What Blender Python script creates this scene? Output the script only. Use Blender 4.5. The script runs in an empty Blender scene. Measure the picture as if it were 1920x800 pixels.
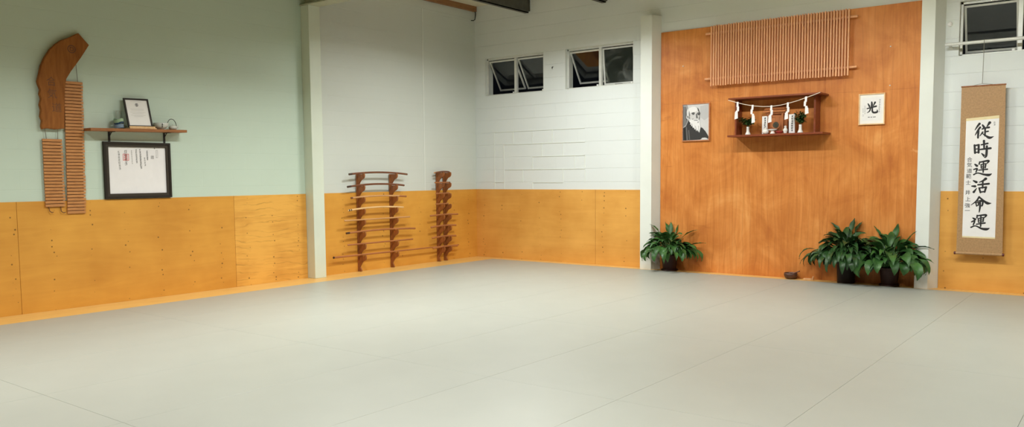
import bpy, bmesh, math, random
from mathutils import Vector, Matrix
random.seed(7)
C = bpy.context.scene.collection
SC = bpy.context.scene
PI = math.pi

# ------------------------------------------------------------------ materials
def new_mat(name):
    m = bpy.data.materials.new(name); m.use_nodes = True
    nt = m.node_tree
    return m, nt, nt.nodes['Principled BSDF']

def N(nt, t, **kw):
    n = nt.nodes.new(t)
    for k, v in kw.items():
        if k.startswith('i_'):
            n.inputs[int(k[2:])].default_value = v
        else:
            setattr(n, k, v)
    return n

def math_node(nt, op, a, b=None, c=None):
    n = nt.nodes.new('ShaderNodeMath'); n.operation = op
    for i, s in enumerate((a, b, c)):
        if s is None: continue
        if isinstance(s, (int, float)): n.inputs[i].default_value = s
        else: nt.links.new(s, n.inputs[i])
    return n.outputs[0]

def ramp(nt, fac, stops):
    r = nt.nodes.new('ShaderNodeValToRGB')
    e = r.color_ramp.elements
    while len(e) < len(stops): e.new(0.5)
    for k, (p, c) in enumerate(stops):
        e[k].position = p; e[k].color = tuple(c) + (1,)
    nt.links.new(fac, r.inputs[0])
    return r.outputs[0]

def mixc(nt, fac, a, b, mode='MIX'):
    n = nt.nodes.new('ShaderNodeMix'); n.data_type = 'RGBA'; n.blend_type = mode
    for s, i in ((fac, 0), (a, 6), (b, 7)):
        if isinstance(s, (int, float)): n.inputs[i].default_value = s
        elif isinstance(s, tuple): n.inputs[i].default_value = s + (1,)
        else: nt.links.new(s, n.inputs[i])
    return n.outputs[2]

def coords(nt, scale=(1, 1, 1), loc=(0, 0, 0), rot=(0, 0, 0)):
    tc = nt.nodes.new('ShaderNodeTexCoord'); mp = nt.nodes.new('ShaderNodeMapping')
    mp.inputs['Scale'].default_value = scale; mp.inputs['Location'].default_value = loc
    mp.inputs['Rotation'].default_value = rot
    nt.links.new(tc.outputs['Object'], mp.inputs['Vector'])
    return mp.outputs[0]

def noise(nt, vec, scale=5, detail=4, rough=.55, dist=0):
    n = nt.nodes.new('ShaderNodeTexNoise')
    n.inputs['Scale'].default_value = scale; n.inputs['Detail'].default_value = detail
    n.inputs['Roughness'].default_value = rough; n.inputs['Distortion'].default_value = dist
    nt.links.new(vec, n.inputs['Vector'])
    return n.outputs['Fac']

def bump(nt, h, bsdf, strength=.3, dist=.01):
    b = nt.nodes.new('ShaderNodeBump')
    b.inputs['Strength'].default_value = strength; b.inputs['Distance'].default_value = dist
    nt.links.new(h, b.inputs['Height']); nt.links.new(b.outputs[0], bsdf.inputs['Normal'])

def plain(name, col, rough=.5, metal=0, vary=.06, vscale=12, spec=.5, coat=0):
    """One colour with a slight procedural unevenness of its own."""
    m, nt, b = new_mat(name)
    f = noise(nt, coords(nt), vscale, 3)
    lo = tuple(max(0, c * (1 - vary)) for c in col); hi = tuple(min(1, c * (1 + vary)) for c in col)
    nt.links.new(ramp(nt, f, [(.3, lo), (.7, hi)]), b.inputs['Base Color'])
    b.inputs['Roughness'].default_value = rough; b.inputs['Metallic'].default_value = metal
    b.inputs['Specular IOR Level'].default_value = spec; b.inputs['Coat Weight'].default_value = coat
    return m

def wood(name, lo, hi, stretch=(1, 1, 12), scale=6, rough=.45, contrast=(.3, .7), bumpy=.08, spec=.4):
    """Grain: noise squeezed across the board and drawn out along it (small stretch = along)."""
    m, nt, b = new_mat(name)
    v = coords(nt, stretch)
    f = noise(nt, v, scale, 6, .6, .6)
    nt.links.new(ramp(nt, f, [(contrast[0], lo), (contrast[1], hi)]), b.inputs['Base Color'])
    b.inputs['Roughness'].default_value = rough; b.inputs['Specular IOR Level'].default_value = spec
    bump(nt, f, b, bumpy, .004)
    return m

def block_wall(name, col, axis, strength=.55):
    """Painted concrete block: 394 x 197 mm courses as shallow joints."""
    m, nt, b = new_mat(name)
    tc = nt.nodes.new('ShaderNodeTexCoord'); sx = nt.nodes.new('ShaderNodeSeparateXYZ')
    nt.links.new(tc.outputs['Object'], sx.inputs[0])
    cx = nt.nodes.new('ShaderNodeCombineXYZ')
    nt.links.new(sx.outputs[axis], cx.inputs[0])
    nt.links.new(math_node(nt, 'ADD', sx.outputs[2], -.030), cx.inputs[1])
    br = nt.nodes.new('ShaderNodeTexBrick')
    br.inputs['Scale'].default_value = 1; br.inputs['Brick Width'].default_value = .394
    br.inputs['Row Height'].default_value = .197; br.inputs['Mortar Size'].default_value = .0045
    br.inputs['Mortar Smooth'].default_value = .6
    nt.links.new(cx.outputs[0], br.inputs['Vector'])
    b2 = nt.nodes.new('ShaderNodeTexBrick')
    for k_ in ('Scale', 'Row Height', 'Mortar Size', 'Mortar Smooth'): b2.inputs[k_].default_value = br.inputs[k_].default_value
    b2.inputs['Brick Width'].default_value = 900
    nt.links.new(cx.outputs[0], b2.inputs['Vector'])
    h = math_node(nt, 'SUBTRACT', 1.0, math_node(nt, 'MULTIPLY_ADD', b2.outputs['Fac'], .8, math_node(nt, 'MULTIPLY', br.outputs['Fac'], .2)))
    # paint fills some joints: a slow noise fades them in and out
    fade = noise(nt, coords(nt, (1, 1, 2.2)), 1.3, 2)
    hh = math_node(nt, 'MULTIPLY', math_node(nt, 'SUBTRACT', h, 1.0), math_node(nt, 'MULTIPLY_ADD', fade, 2.2, -.45))
    grain = noise(nt, coords(nt), 70, 3)
    hh = math_node(nt, 'ADD', hh, math_node(nt, 'MULTIPLY', grain, .05))
    f = noise(nt, coords(nt), 1.1, 3)
    lo = tuple(c * .965 for c in col)
    nt.links.new(ramp(nt, f, [(.3, lo), (.7, col)]), b.inputs['Base Color'])
    b.inputs['Roughness'].default_value = .5; b.inputs['Specular IOR Level'].default_value = .3
    bump(nt, hh, b, strength, .008)
    return m

def ply(name, lo, hi, axis, grain, knots=True, strong=0, blotch=(0, 0, 0)):
    """Varnished plywood. grain = scale vector for the grain noise; knots = rows of plugged nail holes every 375 mm."""
    m, nt, b = new_mat(name)
    v = coords(nt, grain)
    f = noise(nt, v, 3.0, 6, .62, .8)
    big = noise(nt, coords(nt, (1, 1, 1.0)), 1.6, 3)
    f2 = math_node(nt, 'MULTIPLY_ADD', big, .7, math_node(nt, 'MULTIPLY', f, .35 + strong * .2))
    col = ramp(nt, f2, [(.32, lo), (.72, hi)])
    if strong:
        w = nt.nodes.new('ShaderNodeTexWave'); w.wave_type = 'BANDS'; w.bands_direction = 'Z'
        w.inputs['Scale'].default_value = 2.6; w.inputs['Distortion'].default_value = 9; w.inputs['Detail'].default_value = 3
        w.inputs['Detail Scale'].default_value = 1.2
        nt.links.new(coords(nt, (.6, .6, 1.6)), w.inputs['Vector'])
        g = ramp(nt, w.outputs['Fac'], [(.0, (1, 1, 1)), (.08, (0, 0, 0))])
        brk = noise(nt, coords(nt, (1, 1, 2)), 3, 3)
        gm = math_node(nt, 'MULTIPLY', g, math_node(nt, 'SMOOTH_MAX', math_node(nt, 'MULTIPLY_ADD', brk, 3.0, -1.25), 0.0, .1))
        gm = math_node(nt, 'MULTIPLY', gm, .55 * strong)
        n = nt.nodes.new('ShaderNodeMath'); n.operation = 'MINIMUM'; n.inputs[1].default_value = .7
        nt.links.new(gm, n.inputs[0])
        col = mixc(nt, n.outputs[0], col, tuple(c * .45 for c in lo))
    if knots:
        tc = nt.nodes.new('ShaderNodeTexCoord'); sx = nt.nodes.new('ShaderNodeSeparateXYZ')
        nt.links.new(tc.outputs['Object'], sx.inputs[0])
        U = math_node(nt, 'DIVIDE', math_node(nt, 'ADD', sx.outputs[axis], 40 * .376 + .03), .376)
        Z = math_node(nt, 'DIVIDE', math_node(nt, 'ADD', sx.outputs[2], 5.0), .058)
        cu = math_node(nt, 'FLOOR', U); cz = math_node(nt, 'FLOOR', Z)
        cb = nt.nodes.new('ShaderNodeCombineXYZ'); nt.links.new(cu, cb.inputs[0]); nt.links.new(cz, cb.inputs[1])
        wn = nt.nodes.new('ShaderNodeTexWhiteNoise'); wn.noise_dimensions = '3D'; nt.links.new(cb.outputs[0], wn.inputs[0])
        sc = nt.nodes.new('ShaderNodeSeparateColor'); nt.links.new(wn.outputs['Color'], sc.inputs[0])
        du = math_node(nt, 'MULTIPLY', math_node(nt, 'SUBTRACT', math_node(nt, 'SUBTRACT', math_node(nt, 'FRACT', U), .5),
                       math_node(nt, 'MULTIPLY', math_node(nt, 'SUBTRACT', sc.outputs[0], .5), .14)), .376)
        dz = math_node(nt, 'MULTIPLY', math_node(nt, 'SUBTRACT', math_node(nt, 'SUBTRACT', math_node(nt, 'FRACT', Z), .5),
                       math_node(nt, 'MULTIPLY', math_node(nt, 'SUBTRACT', sc.outputs[1], .5), .6)), .058)
        d = math_node(nt, 'SQRT', math_node(nt, 'ADD', math_node(nt, 'MULTIPLY', du, du), math_node(nt, 'MULTIPLY', dz, dz)))
        r = math_node(nt, 'MULTIPLY_ADD', sc.outputs[2], .0150, -.0062)      # a third of the cells have none
        mr = nt.nodes.new('ShaderNodeMapRange'); mr.inputs['From Min'].default_value = -.003; mr.inputs['From Max'].default_value = .003
        mr.inputs['To Min'].default_value = 0; mr.inputs['To Max'].default_value = .85
        nt.links.new(math_node(nt, 'SUBTRACT', r, d), mr.inputs['Value'])
        col = mixc(nt, mr.outputs[0], col, (.10, .045, .012))
    nt.links.new(col, b.inputs['Base Color'])
    b.inputs['Roughness'].default_value = .42; b.inputs['Specular IOR Level'].default_value = .35
    bump(nt, f, b, .06, .003)
    return m

M = {}
M['mint'] = block_wall('mint_block_paint', (.565, .675, .56), 1, .28)
M['white_l'] = block_wall('white_block_paint_left', (.62, .655, .595), 1, .28)
M['white_b'] = block_wall('white_block_paint_back', (.73, .77, .75), 0, .6)
M['paint'] = plain('white_paint', (.75, .78, .72), .45, vary=.03, vscale=3)
M['paint_mint'] = plain('pale_mint_paint', (.64, .70, .58), .45, vary=.03, vscale=3)
M['ply_l'] = ply('orange_plywood_left', (.56, .245, .034), (.74, .37, .060), 1, (1, .35, 3))
M['ply_grain'] = ply('coarse_grain_plywood', (.54, .235, .036), (.78, .41, .080), 1, (1, .5, 6), True, 1)
M['ply_b'] = ply('orange_plywood_back', (.61, .275, .050), (.80, .42, .098), 0, (.35, 1, 3))
M['ply_s'] = ply('red_brown_plywood', (.40, .125, .028), (.62, .235, .055), 0, (5, 1, .45), False, 0)
def altar_ply():
    m, nt, b = new_mat('red_brown_plywood')
    st = noise(nt, coords(nt, (4, 1, .35)), 2.2, 5, .55, 2.2)          # wandering vertical grain
    bl = noise(nt, coords(nt, (1.0, 1, 1.0)), 1.9, 5, .6, .8)          # blotchy varnish
    f = math_node(nt, 'ADD', math_node(nt, 'MULTIPLY', st, .34), math_node(nt, 'MULTIPLY', bl, .66))
    col = ramp(nt, f, [(.28, (.39, .105, .020)), (.44, (.54, .182, .036)), (.56, (.64, .240, .055)), (.70, (.74, .330, .095))])
    w = nt.nodes.new('ShaderNodeTexWave'); w.wave_type = 'BANDS'; w.bands_direction = 'X'                 # cathedral lines
    w.inputs['Scale'].default_value = 2.2; w.inputs['Distortion'].default_value = 7; w.inputs['Detail'].default_value = 3; w.inputs['Detail Scale'].default_value = .9
    nt.links.new(coords(nt, (1.7, 1, .45)), w.inputs['Vector'])
    ln = ramp(nt, w.outputs['Fac'], [(.0, (.45, .45, .45)), (.10, (0, 0, 0))])
    col = mixc(nt, math_node(nt, 'MULTIPLY', ln, noise(nt, coords(nt), 2.7, 2)), col, (.36, .10, .02))
    fg = noise(nt, coords(nt, (2.2, 1, 8)), 1.1, 5, .6, .6)            # short dark cross-grain figures
    col = mixc(nt, ramp(nt, fg, [(.65, (0, 0, 0)), (.76, (.6, .6, .6))]), col, (.32, .085, .018))
    pg = noise(nt, coords(nt, (1.0, 1, 1.8)), 3.4, 4, .6, .3)          # pale filled knots
    col = mixc(nt, ramp(nt, pg, [(.70, (0, 0, 0)), (.76, (.6, .6, .6))]), col, (.82, .46, .19))
    nt.links.new(col, b.inputs['Base Color']); b.inputs['Roughness'].default_value = .45; b.inputs['Specular IOR Level'].default_value = .3
    bump(nt, st, b, .05, .003)
    return m
M['ply_s'] = altar_ply()
M['strip'] = wood('blond_floor_boards', (.66, .38, .10), (.80, .50, .16), (6, .4, 1), 5, .4)
M['mat'] = plain('grey_green_mat_vinyl', (.350, .360, .312), .42, vary=.025, vscale=2.2, spec=.35)
M['mat_side'] = plain('mat_edge_vinyl', (.45, .45, .38), .6)
M['ceil'] = plain('cream_ceiling_sheet', (.66, .62, .47), .7, vscale=4)
M['steel'] = plain('dark_painted_steel', (.062, .06, .045), .5, vary=.3, vscale=9)
M['rafter'] = plain('olive_grey_rafter_paint', (.42, .43, .31), .5, vary=.1)
M['timber'] = wood('rough_brown_timber', (.24, .11, .04), (.36, .18, .07), (6, .8, 6), 5, .6)
M['alu'] = plain('white_aluminium', (.68, .69, .64), .35, .1)
M['latch'] = plain('white_plastic_latch', (.9, .9, .87), .3)
M['gap'] = plain('dark_gap', (.02, .018, .012), .8)
M['rack'] = wood('rack_red_brown_wood', (.21, .068, .018), (.37, .13, .036), (4, 4, .8), 8, .4)
M['sword_dark'] = wood('dark_hardwood', (.12, .045, .022), (.22, .085, .04), (6, .5, 6), 8, .3)
M['sword_red'] = wood('red_oak', (.30, .105, .035), (.46, .18, .062), (6, .5, 6), 8, .32)
M['sword_tan'] = wood('tan_oak', (.48, .24, .09), (.66, .36, .15), (6, .5, 6), 8, .35)
M['sword_pale'] = wood('pale_white_oak', (.66, .40, .16), (.84, .56, .27), (6, .5, 6), 8, .35)
M['butt'] = plain('dark_brown_butt', (.05, .022, .012), .4)
M['ink'] = plain('black_ink', (.012, .011, .011), .6)
M['soft_ink'] = plain('grey_ink', (.16, .155, .15), .7)
M['seal'] = plain('red_seal_ink', (.66, .16, .15), .7)
M['paper'] = plain('white_paper', (.84, .82, .80), .65, vary=.02)
M['paper_warm'] = plain('warm_white_paper', (.76, .73, .67), .65, vary=.02)
M['cream'] = plain('cream_silk_band', (.78, .66, .38), .55)
M['scroll'] = plain('gold_brown_scroll_cloth', (.40, .235, .105), .6, vary=.16, vscale=60)
M['dark_red'] = plain('dark_red_lacquer', (.11, .015, .012), .3)
M['black_frame'] = plain('black_brown_frame', (.024, .018, .012), .55, spec=.25)
M['black_frame2'] = plain('brown_black_mount', (.045, .036, .025), .55, spec=.25)
M['pine_frame'] = wood('pale_pine_frame', (.70, .42, .18), (.86, .58, .30), (3, 3, 3), 8, .4)
M['red_frame'] = wood('thin_red_brown_frame', (.42, .15, .06), (.60, .25, .11), (3, 3, 3), 8, .4)
M['mount_white'] = plain('white_mount_board', (.88, .86, .80), .6, vary=.02)
M['board'] = wood('live_edge_slab', (.235, .080, .017), (.36, .135, .030), (1, 6, .9), 5, .6, (.3, .7), .15, .15)
M['carve'] = plain('carved_dark_brown', (.13, .047, .016), .6)
M['plate'] = wood('name_plate_cedar', (.43, .175, .050), (.60, .275, .090), (3, 1.2, 10), 9, .5)
M['rack_back'] = plain('slat_rack_backing', (.12, .042, .014), .6)
M['cord'] = plain('grey_cord', (.22, .21, .16), .7)
M['shelf'] = wood('brown_shelf_board', (.26, .10, .032), (.40, .165, .055), (8, .6, 8), 6, .4)
M['iron'] = plain('black_iron', (.02, .018, .016), .45)
M['slat'] = wood('pinkish_cedar_batten', (.64, .29, .125), (.86, .45, .23), (9, 9, .6), 5, .45)
M['shrine'] = wood('red_brown_shrine_wood', (.17, .036, .012), (.27, .064, .021), (.8, 6, 6), 6, .38)
M['shrine_l'] = wood('cedar_miniature_shrine', (.42, .145, .045), (.58, .21, .07), (6, 6, .8), 6, .45)
M['porcelain'] = plain('white_porcelain', (.84, .82, .76), .2, vary=.02)
M['celadon'] = plain('grey_white_glaze', (.55, .56, .49), .22, vary=.06)
M['mirror'] = plain('polished_metal_mirror', (.60, .56, .44), .15, .9)
M['rope'] = plain('white_rope', (.78, .68, .56), .7)
M['red_lacquer'] = plain('red_lacquer', (.30, .03, .02), .3)
M['rin'] = plain('dark_bronze_bowl', (.095, .045, .030), .4, .3)
M['pale_wood'] = wood('pale_bare_wood', (.68, .38, .18), (.82, .52, .28), (2, 6, 6), 8, .5)
M['pot'] = plain('dark_brown_plastic_pot', (.034, .011, .008), .5, spec=.3)
M['pot2'] = plain('near_black_pot', (.016, .009, .007), .55, spec=.25)
M['soil'] = plain('potting_soil', (.025, .016, .010), .9)
M['stem'] = plain('green_stem', (.07, .16, .04), .5)

def leaf_mat(name, lo, hi):
    m, nt, b = new_mat(name)
    f = noise(nt, coords(nt), 9, 4)
    nt.links.new(ramp(nt, f, [(.3, lo), (.72, hi)]), b.inputs['Base Color'])
    b.inputs['Roughness'].default_value = .42; b.inputs['Specular IOR Level'].default_value = .42
    return m
M['leaf'] = leaf_mat('lily_leaf', (.017, .060, .013), (.052, .150, .030))
M['leaf2'] = leaf_mat('dark_lily_leaf', (.013, .042, .011), (.034, .100, .024))
M['sakaki'] = leaf_mat('evergreen_sprig_leaf', (.020, .050, .010), (.060, .110, .028))

def glass_mat(name, col, rough, ior=1.45):
    m, nt, b = new_mat(name)
    b.inputs['Base Color'].default_value = col + (1,)
    b.inputs['Transmission Weight'].default_value = 1; b.inputs['Roughness'].default_value = rough
    b.inputs['IOR'].default_value = ior
    return m
def thin_glass(name):
    m, nt, b = new_mat(name)
    t = nt.nodes.new('ShaderNodeBsdfTransparent'); t.inputs[0].default_value = (.985, .995, .99, 1)
    g = nt.nodes.new('ShaderNodeBsdfGlossy'); g.inputs[0].default_value = (.9, .92, .9, 1); g.inputs['Roughness'].default_value = .06
    lw = nt.nodes.new('ShaderNodeLayerWeight'); lw.inputs[0].default_value = .35
    mx = nt.nodes.new('ShaderNodeMixShader')
    nt.links.new(math_node(nt, 'MULTIPLY_ADD', lw.outputs['Fresnel'], .22, .0), mx.inputs[0]); nt.links.new(t.outputs[0], mx.inputs[1]); nt.links.new(g.outputs[0], mx.inputs[2])
    nt.links.new(mx.outputs[0], nt.nodes['Material Output'].inputs[0]); nt.nodes.remove(b)
    return m
M['tumbler'] = thin_glass('clear_tumbler_glass')
# window glass: clear, with dusty smudges of its own
def window_glass(name, amount):
    m, nt, b = new_mat(name)
    f = noise(nt, coords(nt), 4.5, 6, .65, 1.0)
    k = ramp(nt, f, [(.46, (0, 0, 0)), (.70, (amount,) * 3)])
    b.inputs['Base Color'].default_value = (.75, .78, .75, 1)
    b.inputs['Transmission Weight'].default_value = 1; b.inputs['Roughness'].default_value = .05
    d = nt.nodes.new('ShaderNodeBsdfDiffuse'); d.inputs[0].default_value = (.30, .31, .29, 1)
    mx = nt.nodes.new('ShaderNodeMixShader'); nt.links.new(k, mx.inputs[0])
    nt.links.new(b.outputs[0], mx.inputs[1]); nt.links.new(d.outputs[0], mx.inputs[2])
    nt.links.new(mx.outputs[0], nt.nodes['Material Output'].inputs[0])
    return m
M['glass'] = window_glass('window_glass', .02)
M['glass_dusty'] = window_glass('dusty_window_glass', .30)
M['paper_glazed'] = plain('paper_behind_glazing', (.80, .77, .72), .5, vary=.02, coat=.8)
for nm, c in dict(p_light=(.62, .61, .60), p_grey=(.34, .335, .33), p_midgrey=(.17, .165, .16), p_lightgrey=(.50, .495, .49), p_skin=(.62, .605, .59),
                  p_white=(.80, .785, .77), p_dark=(.012, .012, .012), p_robe=(.035, .034, .034), p_robelight=(.13, .127, .125)).items():
    M[nm] = plain('print_' + nm[2:], c, .4, vary=.03)

# ------------------------------------------------------------------ mesh helpers (world coordinates; obj() moves them to the thing's origin)
def B(): return bmesh.new()
def box(bm, x0, x1, y0, y1, z0, z1, bev=0):
    vs = [bm.verts.new((x, y, z)) for x in (x0, x1) for y in (y0, y1) for z in (z0, z1)]
    f = [(0, 1, 3, 2), (4, 6, 7, 5), (0, 4, 5, 1), (2, 3, 7, 6), (0, 2, 6, 4), (1, 5, 7, 3)]
    fs = [bm.faces.new([vs[i] for i in q]) for q in f]
    if bev:
        es = list({e for q in fs for e in q.edges})
        bmesh.ops.bevel(bm, geom=es, offset=bev, segments=2, affect='EDGES', profile=.5)
    return vs
def prism(bm, pts, place, d0, d1, bev=0):
    """Outline pts (a,b) extruded between depths d0 and d1; place(a,b,d) gives the point."""
    a = [bm.verts.new(place(p[0], p[1], d0)) for p in pts]; b = [bm.verts.new(place(p[0], p[1], d1)) for p in pts]
    n = len(pts)
    fs = [bm.faces.new(a), bm.faces.new(b[::-1])]
    for i in range(n): fs.append(bm.faces.new((a[i], b[i], b[(i + 1) % n], a[(i + 1) % n])))
    bmesh.ops.recalc_face_normals(bm, faces=fs)
    if bev:
        es = list({e for q in fs[:2] for e in q.edges})
        bmesh.ops.bevel(bm, geom=es, offset=bev, segments=2, affect='EDGES')
def tube(bm, pts, r, seg=10, caps=True, sx=1.0):
    pts = [Vector(p) for p in pts]; rings = []
    n = len(pts)
    rs = r if isinstance(r, (list, tuple)) else [r] * n
    prev = None
    for i, p in enumerate(pts):
        t = (pts[min(i + 1, n - 1)] - pts[max(i - 1, 0)]).normalized()
        ref = prev if prev is not None else (Vector((0, 0, 1)) if abs(t.z) < .9 else Vector((1, 0, 0)))
        u = t.cross(ref).normalized(); v = u.cross(t).normalized(); prev = v
        rings.append([bm.verts.new(p + u * (math.cos(2 * PI * k / seg) * rs[i] * sx) + v * (math.sin(2 * PI * k / seg) * rs[i])) for k in range(seg)])
    for a, b in zip(rings, rings[1:]):
        for k in range(seg): bm.faces.new((a[k], a[(k + 1) % seg], b[(k + 1) % seg], b[k]))
    if caps: bm.faces.new(rings[0][::-1]); bm.faces.new(rings[-1])
def lathe(bm, prof, c, seg=28, close=False):
    rings = []
    for r, z in prof:
        if r < 1e-5: rings.append([bm.verts.new((c[0], c[1], c[2] + z))])
        else: rings.append([bm.verts.new((c[0] + r * math.cos(2 * PI * k / seg), c[1] + r * math.sin(2 * PI * k / seg), c[2] + z)) for k in range(seg)])
    for a, b in zip(rings, rings[1:]):
        for k in range(seg):
            q = [a[k % len(a)], a[(k + 1) % seg % len(a)], b[(k + 1) % seg % len(b)], b[k % len(b)]]
            q2 = []
            for v in q:
                if v not in q2: q2.append(v)
            if len(q2) > 2: bm.faces.new(q2)
    bmesh.ops.recalc_face_normals(bm, faces=bm.faces[:])
    return rings
def frame_ring(bm, place, a0, a1, b0, b1, w, d0, d1, bev=.002):
    """Four mitred sides of a picture frame."""
    o = [(a0, b0), (a1, b0), (a1, b1), (a0, b1)]; i = [(a0 + w, b0 + w), (a1 - w, b0 + w), (a1 - w, b1 - w), (a0 + w, b1 - w)]
    vo0 = [bm.verts.new(place(*p, d0)) for p in o]; vo1 = [bm.verts.new(place(*p, d1)) for p in o]
    vi0 = [bm.verts.new(place(*p, d0)) for p in i]; vi1 = [bm.verts.new(place(*p, d1)) for p in i]
    for k in range(4):
        j = (k + 1) % 4
        for q in ((vo0[k], vo0[j], vi0[j], vi0[k]), (vo1[k], vi1[k], vi1[j], vo1[j]), (vo0[k], vo1[k], vo1[j], vo0[j]), (vi0[k], vi0[j], vi1[j], vi1[k])):
            bm.faces.new(q)
    bmesh.ops.recalc_face_normals(bm, faces=bm.faces[:])
def flat(bm, pts, place, d):
    f = bm.faces.new([bm.verts.new(place(p[0], p[1], d)) for p in pts])
    return f
def smooth_line(st, n=6):
    if len(st) < 3:
        a, b = st
        return [tuple(a[k] + (b[k] - a[k]) * t / 4 for k in range(3)) for t in range(5)]
    out = []
    P = [st[0]] + list(st) + [st[-1]]
    for i in range(1, len(P) - 2):
        for t in range(n):
            s = t / n
            out.append(tuple(.5 * (2 * P[i][k] + (P[i + 1][k] - P[i - 1][k]) * s + (2 * P[i - 1][k] - 5 * P[i][k] + 4 * P[i + 1][k] - P[i + 2][k]) * s * s
                       + (3 * P[i][k] - P[i - 1][k] - 3 * P[i + 1][k] + P[i + 2][k]) * s ** 3) for k in range(3)))
    out.append(tuple(st[-1]))
    return out
def brush(bm, strokes, place, d, k=1.0):
    """Brush strokes (a, b, width) as ink lying on the paper."""
    for q, st in enumerate(strokes):
        dd = d + q * 1.5e-5
        L = smooth_line(st)
        left, right = [], []
        n = len(L)
        for i, (a, b, w) in enumerate(L):
            a0, b0, _ = L[max(i - 1, 0)]; a1, b1, _ = L[min(i + 1, n - 1)]
            ta, tb = a1 - a0, b1 - b0; l = math.hypot(ta, tb) or 1
            h = max(w, .0008) * k / 2
            left.append((a - tb / l * h, b + ta / l * h)); right.append((a + tb / l * h, b - ta / l * h))
        vl = [bm.verts.new(place(*p, dd)) for p in left]; vr = [bm.verts.new(place(*p, dd)) for p in right]
        for i in range(n - 1): bm.faces.new((vl[i], vl[i + 1], vr[i + 1], vr[i]))
        for (a, b, w), s in ((L[0], 0), (L[-1], 1)):
            h = max(w, .0008) * k / 2
            bm.faces.new([bm.verts.new(place(a + h * math.cos(2 * PI * j / 10), b + h * math.sin(2 * PI * j / 10), dd + 7e-6)) for j in range(10)])
def glyph_marks(bm, a, b, s, place, d, w=.13, n=5):
    """A small unreadable brush character of size s about (a, b)."""
    st = []
    r = random.random
    for k in range(n):
        if k % 2 == 0:
            y = b + s * (.42 - .84 * k / max(1, n - 1)); st.append([(a - s * (.25 + .2 * r()), y - s * .06, w * s), (a + s * (.25 + .2 * r()), y + s * .06, w * s)])
        else:
            x = a + s * (r() - .5) * .6; st.append([(x, b + s * .45, w * s), (x + s * (r() - .5) * .35, b - s * (.1 + .4 * r()), w * s * .7)])
    brush(bm, st, place, d)
def text_into(bm, s, size, a, b, place, d, bold=0):
    """A character of the built-in font, centred on (a, b)."""
    cu = bpy.data.curves.new('t', 'FONT'); cu.body = s; cu.size = size; cu.align_x = 'CENTER'; cu.align_y = 'CENTER'; cu.offset = bold
    o = bpy.data.objects.new('t', cu); C.objects.link(o)
    bpy.context.view_layer.update()
    me = bpy.data.meshes.new_from_object(o.evaluated_get(bpy.context.evaluated_depsgraph_get()))
    vs = [bm.verts.new(place(a + v.co.x, b + v.co.y, d)) for v in me.vertices]
    for p in me.polygons:
        try: bm.faces.new([vs[i] for i in p.vertices])
        except ValueError: pass
    bpy.data.objects.remove(o); bpy.data.curves.remove(cu); bpy.data.meshes.remove(me)

def origin_of(p):
    while p.parent is not None: p = p.parent
    return p.location
def obj(name, bm, m, parent=None, loc=None, smooth=False, autosm=None):
    """Link bm as one mesh object. Child: verts are moved to the top thing's origin. Top-level: to loc."""
    o0 = Vector(origin_of(parent)) if parent is not None else Vector(loc if loc is not None else (0, 0, 0))
    bmesh.ops.translate(bm, verts=bm.verts[:], vec=-o0)
    me = bpy.data.meshes.new(name); bm.to_mesh(me); bm.free()
    me.materials.append(M[m] if isinstance(m, str) else m)
    if smooth: me.shade_smooth()
    if autosm is not None:
        me.shade_smooth()
        try: me.set_sharp_from_angle(angle=autosm)
        except Exception: pass
    o = bpy.data.objects.new(name, me); C.objects.link(o)
    if parent is not None: o.parent = parent
    else: o.location = o0
    return o
def tag(o, label=None, cat=None, group=None, kind=None):
    for k, v in (('label', label), ('category', cat), ('group', group), ('kind', kind)):
        if v: o[k] = v
    return o
def thing(name, loc, label, cat, group=None, kind=None):
    o = bpy.data.objects.new(name, None); C.objects.link(o); o.location = loc; o.empty_display_size = .1
    return tag(o, label, cat, group, kind)
def copy_tree(o, parent=None):
    c = o.copy(); C.objects.link(c)
    if parent is not None: c.parent = parent
    for ch in list(o.children): copy_tree(ch, c)
    return c
on_back = lambda a, b, d: (a, -d, b)          # a along +x, b up, d out of the back wall
on_left = lambda a, b, d: (d, a, b)           # a along y, b up, d out of the left wall

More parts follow.
